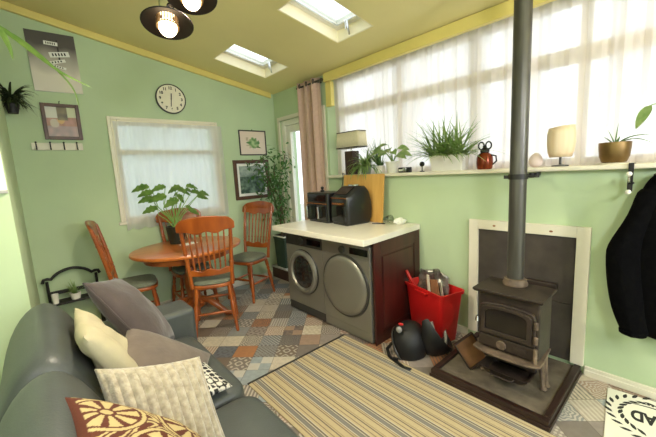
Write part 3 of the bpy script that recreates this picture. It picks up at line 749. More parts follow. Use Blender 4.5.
# ------------------------------------------------------------------ sofa
sf = thing('sofa', 'slate grey leather two-seat sofa along the left of the room', 'sofa', (0, 1.4, 0))
b = MB(); b.box(-.22, -1.10, .06, .64, 1.10, .27); b.build('base', LEATHER, sf, bevel=.03, seg=3)
for fx in (-.17, .58):
    for fy in (-1.0, 1.0): MB().lathe([(.025, 0), (.03, .06)], (fx, fy, 0), 14).build('foot', BROWNWOOD, sf)
bp = [(.14, .42), (.13, .52), (.10, .64), (.055, .75), (.01, .83), (-.03, .862), (-.06, .868), (-.10, .858), (-.15, .815), (-.20, .73), (-.235, .62), (-.25, .45), (-.25, .28), (-.22, .2), (0, .2), (.10, .3)]
for ya_, yb_ in ((.085, .955), (-.80, .075)):
    b = MB(); R = []; n = 16
    for i in range(n+1):
        u = -1 + 2*i/n; s = 1 - .10*abs(u)**9; y = (ya_+yb_)/2 + (yb_-ya_)/2*math.copysign(1-(1-abs(u))**1.25, u)
        R.append([(-.05 + (x+.05)*s, y, .3 + (z-.3)*s + .012*(1-u*u)) for x, z in bp])
    bc = b.loft(R).build('back_cushion', LEATHER, sf, sub=1, angle=180)
    s_ = MB(); s_.tube([(-.058, ya_+.02+(yb_-ya_-.04)*i/12, .866 - .075*abs(-1+i/6)**9 + .006*(1-(-1+i/6)**2)) for i in range(13)], .0035, 6)
    s_.build('seam', LEATHER, bc)
for ya_, yb_ in ((.02, .85), (-.85, .01)):
    b = MB(); R = []
    out = rounded(.12, ya_, .67, yb_, .09, 6); cx, cy = .395, (ya_+yb_)/2
    for z, s in ((.27, .97), (.30, 1), (.38, 1.0), (.415, .985), (.437, .95), (.447, .85), (.455, .5)): R.append([(cx+(x-cx)*s, cy+(y-cy)*s, z) for x, y in out])
    b.loft(R).build('seat_cushion', LEATHER, sf, sub=1, angle=180)
for ya_, yb_ in ((.86, 1.115), (-1.115, -.86)):
    MB().box(-.22, ya_, .05, .715, yb_, .60).build('arm', LEATHER, sf, bevel=.035, seg=4)
    
# cushions
def cushion(name, label, m, cen, right, up, w, h, t, colf=None, shear=0, ridge=None, group=None, N=40, piping=False, pinch=.07, lump=.012, seed=0):
    b = MB()
    def side(sg):
        def fn(s, q):
            u, v = 2*s-1, 2*q-1
            x = w/2*u*(1 - pinch*(1-v*v)*abs(u)**2) ; y = h/2*v*(1 - pinch*(1-u*u)*abs(v)**2)
            k = max(0, (1-u**2)*(1-v**2))**.42
            z = sg*t/2*k
            if k > 0:
                z += lump*k*noise.noise((x*9, y*9, sg*3+seed))
                if ridge: z += sg*ridge(u, v)*min(1, k*2)
            return (x + shear*y, y, z)
        return fn
    M = frame(cen, right, up)
    for sg in (1, -1): b.grid(side(sg), N, N, None, (lambda s, q: colf(2*s-1, 2*q-1)) if colf else None)
    if colf:
        cl = b.cols
    bmesh.ops.remove_doubles(b.bm, verts=b.bm.verts, dist=1e-5)
    if colf: b.cols = {v: c for v, c in cl.items() if v.is_valid}
    o = b.build(name, m, angle=70); o.matrix_world = M
    tag(o, label, 'cushion', 'cushions on the sofa')
    if piping:
        p = MB(); pts = []
        for u, v in [(-1+i/10, -1) for i in range(20)] + [(1, -1+i/10) for i in range(20)] + [(1-i/10, 1) for i in range(20)] + [(-1, 1-i/10) for i in range(21)]:
            pts.append((w/2*u*(1 - pinch*(1-v*v)*abs(u)**2), h/2*v*(1 - pinch*(1-u*u)*abs(v)**2), 0))
        p.tube(pts, .005, 6, False).build('piping', m, o)
    return o
cushion('cushion', 'plush mauve taupe velvet cushion propped highest at the far end of the sofa', TAUPE, (.316, 2.025, .75), (.17, .35, -.095), (-.236, .2, .405), .42, .52, .17, piping=True, seed=1)
cushion('cushion', 'paler mauve cushion slumped in front of the taupe velvet one', MAUVE, (.345, 1.65, .575), (.33, -.10, -.25), (.06, .35, .18), .46, .40, .13, seed=2)
cushion('cushion', 'plain cream cotton cushion wedged against the sofa back', IVORY, (.15, 1.72, .715), (0, -1, 0), (-.42, 0, .9), .42, .42, .13, seed=3, lump=.03)
cushion('cushion', 'cream ribbed fleece cushion standing in the middle of the sofa', FLEECE, (.252, 1.265, .612), (.37, -.03, -.10), (.03, .17, .26), .37, .38, .17, shear=-.30, ridge=lambda u, v: .010*abs(math.sin(u*PI*5.5)) - .005, N=110, seed=4, lump=.006)
CB_, CC_ = lin('#54230f'), lin('#b9a676')
def batik(u, v):
    if max(abs(u), abs(v)) > .955: return CB_
    fans = ((-.42, .72, .46, .6), (-.42, -.42, .52, 2.6), (.45, .2, .5, 4.2), (.4, -.85, .42, 1.2))
    for cx, cy, R_, a0 in fans:
        dx, dy = u-cx, v-cy; r = math.hypot(dx, dy); th = math.atan2(dy, dx)
        if r < R_:
            if r < .07: return CC_
            if r < .11 or R_*.78 < r < R_*.85 or r > R_*.96: return CB_
            if r >= R_*.85: return CC_
            return CC_ if abs(((th-a0)*9/PI) % 2 - 1) > .34 + .14*(1-r/R_) else CB_
    d = abs(u+.72) + abs(v-.16)
    if d < .15: return CC_ if d > .03 else CB_
    if d < .21: return CB_
    w_ = math.sin(u*9 + 2.2*math.sin(v*6)) * math.sin(v*9 - 2.2*math.sin(u*6))
    return CC_ if .16 < abs(w_) < .52 else CB_
cushion('cushion', 'brown cushion with cream shell and scroll pattern nearest the camera', VC, (.155, .965, .685), (0, -1, 0), (-.70, .04, .70), .47, .50, .15, colf=batik, N=150, seed=5)
def bwp(u, v):
    a = abs(math.sin(u*19))*abs(math.sin(v*17)) 
    return lin('#1b1b1d') if (a > .3) ^ (math.sin(u*8+v*5) > .5) else lin('#c9c5bb')
cushion('cushion', 'black and white patterned cushion lying flat behind the ribbed one', VC, (.385, 1.60, .505), (1, .06, -.06), (-.06, 1, .03), .36, .40, .09, colf=bwp, N=90, seed=6)

# ------------------------------------------------------------------ rug, printed mat
rg = thing('rug', 'cream and grey striped flatweave rug in front of the sofa', 'rug', (1.43, .7, 0))
b = MB(); b.box(-.485, -1.9, 0.001, .478, 1.325, .008); b.build('pile', RUG, rg, smooth=False)
b = MB(); b.box(-.487, 1.325, 0.001, .48, 1.345, .010); b.build('binding', GRAPHD, rg, smooth=False, bevel=.002)
mt = thing('floor_mat', 'white floor mat with black wreath and lettering beside the hearth', 'mat', (2.40, .05, 0), .11)
b = MB(); b.box(-.42, -.55, .001, .205, .222, .007); b.build('mat_base', mat('white vinyl mat', '#e4e0d2', .5, var=.03), mt, smooth=False, bevel=.002)
# wreath of leaves, lettering reads from the wall side
lb = MB()
for sg in (-1, 1):
    for k in range(11):
        a = rad(-72 + k*14.4)
        for off, tl in ((.013, .55), (-.013, -.55)):
            r_ = .185 + off; cx, cy = r_*math.sin(a), r_*math.cos(a)
            d = PI - a + PI/2 + tl if False else a*-1 + tl; l = .056
            ux, uy = math.cos(d), math.sin(d)
            pts = [(cx + l*q*ux - w_*uy, (cy + l*q*uy + w_*ux)*sg) for q, w_ in ((0, 0), (.3, .009), (.65, .009), (1, 0), (.65, -.009), (.3, -.009))]
            lb.prism(pts, .0071, .0076)
def rotz(a): return Matrix.Rotation(a, 4, 'Z')
lb.build('wreath', INK, mt, smooth=False)
me = text_mesh('lettering', 'BREAD', .132, INK, mt, Matrix.Translation((0, 0, .0075)) @ rotz(rad(90)) @ Matrix.Diagonal((.56, 1, 1, 1)), .0004)
o = bpy.data.objects.new('lettering', me); C.objects.link(o); o.parent = mt
b = MB()
for k in range(7): b.box(.138, -.06 + k*.018, .0071, .158, -.06 + k*.018 + .010, .0076)
b.build('small_marks', INK, mt, smooth=False)
b = MB(); 
for sg in (1,):
    b.prism([(.096 + .03*math.cos(q*1.3), .13*q) for q in [-1+i/8 for i in range(17)]] + [(.096 + .020*math.cos(q*1.3), .13*q) for q in [1-i/8 for i in range(17)]], .0071, .0076)
b.build('flourish', INK, mt, smooth=False)

# ------------------------------------------------------------------ hearth, surround, stove
t = thing('hearth', 'raised stone hearth slab in a dark wooden frame under the stove', 'hearth', (1.915, .447, 0))
b = MB(); L, D, f, h = .718, .725, .038, .062
b.box(0, 0, 0, f, L, h); b.box(f, 0, 0, D, f, h); b.box(f, L-f, 0, D, L, h); b.box(-.008, -.008, 0, 0, L+.008, .03); b.box(0, -.008, 0, D, 0, .03)
b.build('wood_frame', HEARTHWOOD, t, smooth=False, bevel=.006)
MB().box(f, f, 0.002, D, L-f, .045).build('slab', STONE, t, smooth=False)
t = thing('stove_surround', 'cream frame around a dark fireboard on the wall behind the stove', 'surround', (X1, .835, 0))
b = MB(); b.box(-.03, -.40, .064, -.002, -.325, 1.03); b.box(-.03, .325, .064, -.002, .40, 1.03); b.box(-.03, -.325, .955, -.002, .325, 1.03)
b.build('frame', CREAM, t, smooth=False, bevel=.003)
b = MB(); b.box(-.012, -.325, .064, -.002, .325, .478); b.box(-.012, -.325, .482, -.002, .325, .955); b.build('fireboard', SLATE, t, smooth=False)
b = MB()
for z, y in ((.99, .2), (.985, -.18)): b.ell((-.0305, y, z), (.001, .012, .008), 10, 6)
b.build('knots', CARD, t)

sv = thing('wood_stove', 'black cast iron wood-burning stove with arched door on the hearth', 'stove', (2.06, .727, .045))
SZ = -.045
def sbox(x0, y0, z0, x1, y1, z1): return MB().box(x0, y0, z0+SZ, x1, y1, z1+SZ)
sbox(.012, -.175, .29, .25, .175, .663).build('firebox', IRON, sv, smooth=False, bevel=.012)
b = MB(); out = [(-.03, -.20), (.25, -.20), (.25, .20), (-.03, .20)]
b.loft([[(x*1.0 + (.012 if z < .665 and x < 0 else 0), y*(.96 if z < .665 else 1), z+SZ+.008) for x, y in out] for z in (.655, .668, .68)]); b.build('top_plate', IRON, sv, smooth=False, bevel=.003)
My = Matrix(((0, 0, -1, 0), (1, 0, 0, 0), (0, 1, 0, SZ), (0, 0, 0, 1)))   # local (x,y)->(Y,Z), z-> -X
def arch(w, z0, zs, rise, n=12): return [(-w, z0), (w, z0)] + [(w*math.cos(PI*i/n)**1 if 0 < i < n else (w if i == 0 else -w), zs + rise*math.sin(PI*i/n)**.7) for i in range(n+1)]
MB().prism(arch(.16, .39, .565, .045), -.014, .012, My).build('door', IRON, sv, bevel=.005)
d = sv.children[-1]
b = MB(); o_ = arch(.145, .405, .555, .042); i_ = arch(.12, .43, .54, .036)
A = b.vs([(x, y, .012) for x, y in o_], My); B = b.vs([(x, y, .028) for x, y in o_], My); B2 = b.vs([(x, y, .028) for x, y in i_], My); A2 = b.vs([(x, y, .012) for x, y in i_], My)
b.ring(A, B); b.ring(B, B2); b.ring(B2, A2); b.build('door_frame', IRON, d, smooth=False, bevel=.003)
MB().prism(arch(.12, .43, .54, .036), .012, .016, My).build('door_glass', mat('sooty stove glass', '#1a1613', .12, var=.2), d, smooth=False)
MB().prism([(-.165, .305), (.165, .305), (.165, .385), (-.165, .385)], -.014, .010, My).build('ash_door', IRON, sv, smooth=False, bevel=.006)
a_ = sv.children[-1]
b = MB(); b.lathe([(.001, .03), (.026, .028), (.03, .018), (.018, .012), (.018, .01)], (0, 0, 0), 20, Matrix(((0, 0, -1, 0), (1, 0, 0, .02), (0, 1, 0, .345+SZ), (0, 0, 0, 1)))); b.build('air_wheel', IRONRUST, a_)
b = MB(); b.prism([(-.12, .33), (-.05, .33), (-.05, .36), (-.12, .36)], .01, .018, My); b.build('vent_plate', IRON, a_, smooth=False, bevel=.003)
for z in (.44, .53, .32, .365):
    b = MB(); b.tube([(-.02, -.168, z-.018+SZ), (-.02, -.168, z+.018+SZ)], .011, 10); b.ell((-.02, -.168, z+.02+SZ), (.012, .012, .008), 10, 6); b.build('hinge', IRONRUST, sv)
b = MB(); b.tube([(-.015, .165, .50+SZ), (-.035, .165, .50+SZ), (-.04, .165, .47+SZ)], [.008, .008, .011], 8); b.build('door_latch', CHROME, d)
# hearth shelf of the stove, curved front
b = MB(); out = []
for i in range(13):
    u = -1+2*i/12; out.append((-.062 + .04*u*u*u*u, -.195*u))
out += [(.03, -.195), (.25, -.18), (.25, .18), (.03, .195)]
b.prism([(x, y) for x, y in out], .276+SZ, .29+SZ); b.build('ash_shelf', IRONRUST, sv, smooth=False, bevel=.004)
# ash pan below
b = MB(); b.loft([[(x, y, z+SZ) for x, y in rounded(-.04-e, -.13-e, .13, .13+e, .03)] for z, e in ((.13, -.02), (.135, -.01), (.175, .01), (.18, .018), (.176, .005), (.14, -.02))]); b.build('ash_pan', IRON, sv)
b = MB(); b.tube([(-.048, .07, .165+SZ), (-.075, .06, .16+SZ), (-.075, -.06, .16+SZ), (-.048, -.07, .165+SZ)], .005, 8); b.build('pan_handle', IRON, sv.children[-1])
sbox(.05, -.15, .20, .235, .15, .276).build('pan_housing', IRON, sv, smooth=False)
for lx, ly in ((.15, .15), (.185, -.14), (.235, .145), (.235, -.145)):
    s = 1 if ly > 0 else -1; b = MB()
    b.tube([(lx, ly, .277+SZ), (lx-.01, ly+s*.012, .17+SZ), (lx-.018, ly+s*.022, .09+SZ), (lx-.03, ly+s*.032, .056+SZ)], [.022, .017, .013, .012], 8); b.ell((lx-.032, ly+s*.033, .054+SZ), (.022, .02, .009), 12, 6)
    b.build('leg', IRONRUST, sv)
# flue
FX, FY = 2.25, .747
fl = thing('flue_pipe', 'tall grey steel flue pipe rising from the stove to the ceiling', 'flue', (FX, FY, .688))
FZ = .688; top = cz(FX - .05) - FZ + .004
MB().lathe([(.0485, .0), (.0485, top)], (0, 0, 0), 32).build('pipe', FLUE, fl)
MB().lathe([(.0485, .0), (.072, .0), (.074, .012), (.068, .024), (.062, .04), (.049, .044)], (0, 0, 0), 32).build('collar', IRONRUST, fl)
zc = 1.385 - FZ
b = MB(); b.lathe([(.0487, zc-.016), (.055, zc-.016), (.055, zc+.016), (.0487, zc+.016)], (0, 0, 0), 32, caps=False)
b.box(.05, -.009, zc-.012, .405, .009, zc+.010); b.box(-.02, .05, zc-.012, .0, .078, zc+.010); b.lathe([(.014, 0), (.014, .03)], (.03, -.065, zc-.010), 10); b.lathe([(.014, 0), (.014, .03)], (.055, -.085, zc-.010), 10); b.box(.0, -.095, zc-.006, .06, -.05, zc+.006)
b.build('clamp', MATTEBLACK, fl)
# stove-back plate against fireboard
b = MB(); b.box(2.60, .60, .56, 2.642, .80, .62); tag(b.build('iron_box', IRON, smooth=False, bevel=.006), 'small black iron box on the fireboard behind the flue', 'box')

# tray leaning at stove's left
t = thing('ash_tray', 'worn brown metal tray leaning against the left side of the stove', 'tray', (2.16, 1.00, .045))
Mt = frame((0, 0, .115), (.75, -.55, .0), (.10, .18, .95)) @ Matrix.Rotation(rad(28), 4, 'Z')
MB().box(-.075, -.10, 0, .075, .10, .006, Mt).build('pan', RUSTWOOD, t, smooth=False)
b = MB()
for q in ((-.08, -.105, 0, -.075, .105, .03), (.075, -.105, 0, .08, .105, .03), (-.075, -.105, 0, .075, -.10, .03), (-.075, .10, 0, .075, .105, .03)): b.box(*q, Mt)
b.build('rim', IRON, t, smooth=False)

# red bin with kindling and papers
BINM = dict(c=(2.44, 1.42), a=math.atan2(-.28, .96))
t = thing('recycling_bin', 'bright red plastic bin between the mahogany panel and the hearth', 'bin', (2.47, 1.475, 0), rad(-16))
b = MB(); R = []
for z, a, c, r in ((0, .092, .175, .03), (.006, .098, .18, .03), (.42, .122, .225, .035), (.425, .135, .24, .04), (.45, .138, .243, .04), (.452, .128, .234, .035), (.43, .116, .22, .03), (.02, .09, .17, .03)): R.append([(x, y, z) for x, y in rounded(-a, -c, a, c, r)])
b.loft(R).build('tub', RED, t, angle=50)
MB().box(-.145, -.07, .405, -.118, .07, .425).build('lip_handle', RED, t, smooth=False, bevel=.006)
def inbin(x, y, z): return Matrix.Translation((2.47, 1.475, 0)) @ Matrix.Rotation(rad(-16), 4, 'Z') @ Matrix.Translation((x, y, z))
b = MB(); b.grid(lambda s, q: (.03*math.sin(s*9+q*3) + .03*noise.noise((s*5, q*5, 2)), (s-.5)*.32, q*.40 + .03*math.sin(s*5)+.03*s), 18, 18)
o = b.build('foil_bag', FOIL, angle=15, solid=.004); o.matrix_world = inbin(-.0, .05, .145) @ Matrix.Rotation(rad(10), 4, 'Y'); tag(o, 'crumpled silvery bag sticking out of the red bin', 'bag')
b = MB(); b.box(-.006, -.075, 0, .006, .06, .42); o = b.build('wood_offcut', CARD, smooth=False, bevel=.003); o.matrix_world = inbin(-.045, -.125, .11) @ Matrix.Rotation(rad(-14), 4, 'X'); tag(o, 'flat brown board offcut at the right of the red bin', 'board')
b = MB(); b.box(-.004, -.014, 0, .004, .014, .45); o = b.build('white_strip', CREAM, smooth=False, bevel=.002); o.matrix_world = inbin(-.062, -.055, .11) @ Matrix.Rotation(rad(-6), 4, 'X'); tag(o, 'white strip of wood upright in the middle of the red bin', 'strip', 'pale wood strips in the red bin')
b = MB(); b.box(-.004, -.013, 0, .004, .013, .40); o = b.build('white_strip', CREAM, smooth=False, bevel=.002); o.matrix_world = inbin(.01, -.15, .10) @ Matrix.Rotation(rad(-10), 4, 'X'); tag(o, 'pale strip of wood at the right end of the red bin', 'strip', 'pale wood strips in the red bin')
t = thing('hand_brush', 'red handled hand brush poking out of the left of the red bin', 'brush', (2.445, 1.64, .32))
b = MB(); b.tube([(0, -.05, -.1), (-.015, .0, .10), (-.03, .05, .20), (-.034, .065, .235)], [.010, .014, .016, .012], 10); b.build('handle', RED, t)
b = MB(); b.box(-.01, -.09, -.2, .015, -.02, -.10); b.build('bristles', BLACK, t, smooth=False, bevel=.004)

# helmet and strap
t = thing('helmet', 'black helmet with grey lining lying on the floor before the red bin', 'helmet', (2.135, 1.455, 0), rad(20)); t.scale = (1.15, 1.15, 1.5)
b = MB(); n = 28; m_ = 14; R = []
def shell(r, a0, a1): 
    return [[(r*1.15*math.cos(a)*math.cos(p), r*math.cos(a)*math.sin(p), .125 + r*1.05*math.sin(a)) for p in [2*PI*i/n for i in range(n)]] for a in [a0 + (a1-a0)*j/m_ for j in range(m_+1)]]
Mh = Matrix.Translation((-.03, .05, .02)) @ Matrix.Rotation(rad(52), 4, 'X') @ Matrix.Translation((0, 0, -.09))
b.loft(shell(.125, -.35, 1.52), False, Mh); b.loft(list(reversed(shell(.112, -.35, 1.50))), False, Mh)
sh = b.build('shell', HELM, t, angle=60)
b = MB(); b.tube([(Mh @ V((.129*1.15*math.cos(p)*.94, .131*math.sin(p)*.94, .125-.125*1.05*math.sin(.35)))) for p in [2*PI*i/32 for i in range(33)]], .006, 8, False); b.build('rim_lining', GRAPHD, t)
# chin bar, a crescent standing beside the shell
Mc = Matrix.Translation((.055, -.13, .135)) @ Matrix.Rotation(rad(-25), 4, 'X') @ Matrix.Rotation(rad(35), 4, 'Y')
b = MB(); R = []
for i in range(15):
    a = PI*1.02 + PI*1.0*i/14; w_ = .012 + .03*math.sin(PI*i/14)
    R.append([(.145*math.cos(a)*q, z*1.3, .145*math.sin(a)*q) for q, z in ((1.0, -w_*1.5), (1.1, -w_*.8), (1.1, w_*.8), (1.0, w_*1.5), (.9, w_), (.88, -w_))])
b.loft(R, True, Mc).build('chin_bar', HELM, t, angle=50)
b = MB(); b.tube([Mc @ V((.122*math.cos(PI*1.05 + PI*.94*i/14), -.03, .122*math.sin(PI*1.05+PI*.94*i/14))) for i in range(15)], .010, 8); b.build('edge_trim', LINER, t)
b = MB(); b.ell((-.147, .045, .19), (.006, .018, .008), 12, 8); b.build('red_badge', RED, t)
b = MB(); b.ell((-.14, .06, .155), (.014, .02, .018), 12, 8); b.build('side_vent', LINER, t)
b = MB()
def ribbon(b, pts, w):
    prev = None
    for i, p in enumerate(pts):
        p = V(p); q = V(pts[min(i+1, len(pts)-1)]) - V(pts[max(i-1, 0)]); sd = V((-q.y, q.x, 0)).normalized()*w
        row = b.vs([p-sd, p+sd])
        if prev: b.face([prev[0], prev[1], row[1], row[0]])
        prev = row
ribbon(b, [(-.10, .12, .06), (-.13, .15, .03), (-.18, .12, .013), (-.22, .06, .012), (-.26, .0, .012), (-.27, -.05, .012)], .012)
b.build('strap', BLACK, t, solid=.003); MB().box(-.215, .05, .012, -.19, .09, .022).build('buckle', BLACK, t, smooth=False, bevel=.003)

# ------------------------------------------------------------------ coat and hook
t = thing('coat_hook', 'over-sill hook with white knobs at the right of the window sill', 'hook', (2.578, .262, 1.43))
b = MB(); b.box(-.006, -.012, -.16, 0, .012, .006); b.box(-.006, -.012, .0, .07, .012, .005); b.box(-.006, -.012, -.12, .07, .012, -.108); b.build('bracket', MATTEBLACK, t, smooth=False, bevel=.002)
b = MB(); b.tube([(-.006, 0, -.105), (-.03, .0, -.108), (-.055, 0, -.095), (-.065, 0, -.065)], .005, 8); b.tube([(-.006, 0, -.15), (-.03, 0, -.165), (-.05, 0, -.16)], .005, 8); b.build('prongs', CHROME, t)
for p in ((-.066, 0, -.055), (-.058, 0, -.158)): MB().ell(p, (.014, .014, .014), 14, 8).build('knob', WHITEPOT, t)
t = thing('coat', 'black fleece coat hanging below the window sill at the right edge', 'coat', (2.56, .052, .02))
def loft_y(sec, n=20, sd=0):
    R = []
    for z, y0_, y1_, d, x in sec:
        R.append([(x + d*math.sin(2*PI*i/n)*(1+.25*noise.noise((i*.9, z*5, sd))), (y0_+y1_)/2 + (y1_-y0_)/2*math.cos(2*PI*i/n)*(1+.05*noise.noise((i*.7, z*7, sd+4))), z) for i in range(n)])
    return R
b = MB(); b.loft(loft_y([(.37, -.20, .16, .05, .02), (.55, -.21, .18, .065, .01), (.8, -.21, .185, .075, .0), (1.0, -.2, .185, .075, .0), (1.15, -.18, .18, .07, .0), (1.26, -.15, .165, .06, .01), (1.33, -.10, .13, .05, .02), (1.37, -.03, .09, .03, .03)], 24))
b.build('body', COATCLOTH, t, sub=1, angle=180)
b = MB(); R = []
for z, y0_, y1_, d, x in [(.405, .075, .195, .04, -.02), (.43, .07, .205, .05, -.02), (.5, .09, .235, .058, -.02), (.6, .10, .262, .062, -.03), (.75, .12, .285, .065, -.03), (.88, .13, .292, .068, -.03), (.93, .13, .288, .068, -.03), (1.02, .12, .25, .07, -.02), (1.12, .08, .205, .066, -.01), (1.22, .05, .185, .055, 0), (1.28, .04, .17, .04, .01)]: R.append((z, y0_, y1_, d, x))
b.loft(loft_y(R, 20, 9)).build('sleeve', COATCLOTH, t, sub=1, angle=180)
b = MB(); b.loft(loft_y([(.40, .085, .20, .046, -.02), (.405, .08, .206, .052, -.02), (.428, .078, .208, .054, -.02), (.432, .085, .2, .048, -.02)], 20, 9)).build('cuff', COATCLOTH, t)
b = MB(); b.tube([(-.03, .10, 1.33), (-.045, .06, 1.345), (-.045, .0, 1.345), (-.03, -.05, 1.33)], [.025, .032, .032, .02], 10); b.build('collar', COATCLOTH, t)

# ------------------------------------------------------------------ things on the sill
SIL = 1.43; SG = 'potted plants on the window sill'
t = thing('table_lamp', 'lamp with cream drum shade on a dark wooden block on the sill', 'lamp', (2.70, 2.61, SIL), 0, 'lamps on the window sill')
MB().box(-.055, -.06, 0, .055, .06, .26).build('base', BROWNWOOD, t, smooth=False, bevel=.005)
MB().lathe([(.006, .26), (.006, .31)], (0, 0, 0), 10).build('stem', CHROME, t)
b = MB(); b.loft([[(x, y, z) for x, y in rounded(-.075*k, -.185*k, .075*k, .185*k, .03)] for z, k in ((.30, 1.0), (.465, .93))], False); b.build('lamp_shade', SHADE, t, solid=.003)
b = MB()
for z, k in ((.298, 1.01), (.467, .94)):
    p = rounded(-.075*k, -.185*k, .075*k, .185*k, .03); p.append(p[0]); b.tube([(x, y, z) for x, y in p], .0045, 6, False)
b.tube([(0, -.17, .465), (0, .17, .465)], .003, 6); b.build('shade_trim', FRAMEB, t)
def sill_plant(label, y, pm, r0, r1, h, n, L, w, m, seed, x=2.70, **k):
    t = thing('potted_plant', label, 'plant', (x, y, SIL), 0, SG); pot(t, pm, r0, r1, h)
    b = MB(); strap_plant(b, (0, 0, h-.02), n, L, w, xmax=.055, rng=random.Random(seed), **k); b.build('foliage', m, t)
    return t
sill_plant('bushy striped spider plant on the sill beside the wooden block lamp', 2.40, mat('grey green pot', '#7c8672', .6), .045, .06, .09, 110, .28, .010, LEAFL, 21, az=(1.2, 5.2), el=(.2, 1.4), droop=(1.6, 3.2))
t = thing('potted_plant', 'round-leaved plant in a white pot on the sill beside the little black box', 'plant', (2.70, 2.045, SIL), 0, SG)
pot(t, WHITEPOT, .055, .075, .115)
bl, bs = MB(), MB(); rng = random.Random(31)
for k in range(11):
    a = rng.uniform(PI*.5, PI*1.5); a = PI/2 + (k/10)*PI; r_ = rng.uniform(.05, .13); z = .115 + rng.uniform(.05, .17)
    p = V((min(.04, r_*math.cos(a)), r_*math.sin(a), z)); bs.tube([(0, 0, .1), p*.6 + V((0, 0, .05)), p], [.004, .003, .003], 6)
    bl.leaf(p - V((0, 0, .0)), (math.cos(a), math.sin(a)*1.2, .1), (-.6, 0, .8), rng.uniform(.10, .15), .038, 0, .5, 6)
bl.build('foliage', LEAFL, t, angle=60); bs.build('stems', STEM, t)
t = thing('potted_plant', 'upright thin-leaved plant on the sill behind the striped spider plant', 'plant', (2.73, 2.23, SIL), 0, SG)
pot(t, WHITEPOT, .04, .05, .08)
b = MB(); strap_plant(b, (0, 0, .07), 40, .30, .008, el=(.9, 1.5), droop=(.1, .7), xmax=.03, rng=random.Random(8)); b.build('foliage', LEAFS, t)
t = thing('trinket_box', 'small black box with silver front on the sill beside a white pot', 'box', (2.66, 1.875, SIL), rad(-6))
MB().box(-.02, -.07, 0, .02, .07, .05).build('body', BLACK, t, smooth=False, bevel=.006)
MB().lathe([(.02, 0), (.02, .03), (.015, .032)], (0, 0, 0), 18, Matrix(((0, 0, -1, -.02), (1, 0, 0, -.03), (0, 1, 0, .026), (0, 0, 0, 1)))).build('round_button', CHROME, t)
MB().box(-.0215, .01, .015, -.0195, .06, .032).build('silver_plate', PAPER, t, smooth=False)
t = thing('ball_ornament', 'little black ball on a stand beside the white trough planter', 'ornament', (2.68, 1.70, SIL))
b = MB(); b.lathe([(.022, 0), (.022, .006), (.005, .01), (.005, .05)], (0, 0, 0), 14); b.build('stand', BLACK, t); MB().ell((0, 0, .07), (.024, .024, .024)).build('ball', GLOSSBLACK, t)
t = thing('potted_plant', 'big spider plant in a white trough planter in the middle of the sill', 'plant', (2.69, 1.44, SIL), 0, SG)
b = MB(); b.loft([[(x, y, z) for x, y in rounded(-a, -c, a, c, .015)] for z, a, c in ((0, .055, .135), (.006, .058, .14), (.12, .068, .155), (.125, .072, .16), (.135, .072, .16), (.135, .062, .15), (.11, .06, .146))]); b.build('trough', WHITEPOT, t, angle=45)
MB().box(-.058, -.142, .1, .058, .142, .118).build('soil', SOIL, t, smooth=False)
MB().box(-.072, -.14, .0, .065, .14, .004).build('saucer', CREAM, t, smooth=False)
b = MB(); rng = random.Random(17)
for q in range(16): strap_plant(b, (-.02, -.13+.26*q/15, .115), 17, .36, .0085, el=(.3, 1.35), droop=(.5, 1.5), az=(PI*.35, PI*1.65), xmax=.05, rng=rng)
b.build('foliage', LEAFL, t)
t = thing('kettle_jug', 'brown copper jug with black iron handles on the sill beside the flue', 'jug', (2.69, 1.14, SIL))
MB().lathe([(.05, 0), (.056, .008), (.062, .05), (.06, .09), (.052, .115), (.03, .13), (.028, .14), (.001, .142)], (0, 0, 0), 28).build('body', KETTLE, t)
MB().lathe([(.032, .13), (.034, .15), (.02, .16), (.012, .172), (.016, .182), (.004, .19)], (0, 0, 0), 20).build('lid', MATTEBLACK, t)
b = MB()
for s in (-1, 1): b.tube([(0, s*.028 + .022*math.cos(a), .185 + .028*math.sin(a)) for a in [2*PI*i/16 for i in range(17)]], .006, 8, False)
b.tube([(0, -.05, .11), (0, -.085, .10), (0, -.09, .06), (0, -.06, .035)], .006, 8); b.build('handles', MATTEBLACK, t)
b = MB(); R = []
for j in range(1, 14):
    a = -PI/2 + PI*j/14; k = 1 - .18*math.sin(a); R.append([(.03*math.cos(a)*math.cos(2*PI*i/20)*k, .044*math.cos(a)*math.sin(2*PI*i/20)*k, .05 + .052*math.sin(a)) for i in range(20)])
b.loft(R); tag(b.build('egg_stone', PINKSTONE, loc=(2.70, .785, SIL+.0)), 'pale pink egg-shaped stone on the sill right of the flue', 'stone')
t = thing('table_lamp', 'lamp with barrel-shaped pale wood shade on the sill', 'lamp', (2.69, .635, SIL), 0, 'lamps on the window sill')
MB().lathe([(.05, 0), (.05, .008), (.008, .012), (.007, .08)], (0, 0, 0), 20).build('base', GRAPHD, t)
b = MB(); b.lathe([(.062, .062), (.074, .10), (.080, .16), (.079, .22), (.072, .262)], (0, 0, 0), 36, caps=False)
for v in b.bm.verts:
    if v.co.z > .25: v.co.z += .10*(-v.co.y)*1.0 
b.build('lamp_shade', VENEER, t, solid=.003)
b = MB(); b.tube([(0, 0, .08), (0, 0, .17)], .006, 8); b.ell((0, 0, .19), (.022, .022, .03)); b.build('bulb', WHITEPOT, t)
t = thing('potted_plant', 'spiky aloe in a round brass pot at the right of the sill', 'plant', (2.69, .356, SIL), 0, SG)
MB().lathe([(.085, 0), (.088, .006), (.06, .01)], (0, 0, 0), 28).build('saucer', CREAM, t)
MB().lathe([(.05, .008), (.062, .016), (.074, .05), (.079, .1), (.080, .132), (.076, .134), (.072, .12), (.06, .04)], (0, 0, 0), 32).build('pot', BRASS, t)
MB().lathe([(.001, .112), (.073, .108)], (0, 0, 0), 20, caps=False).build('soil', SOIL, t)
b = MB()
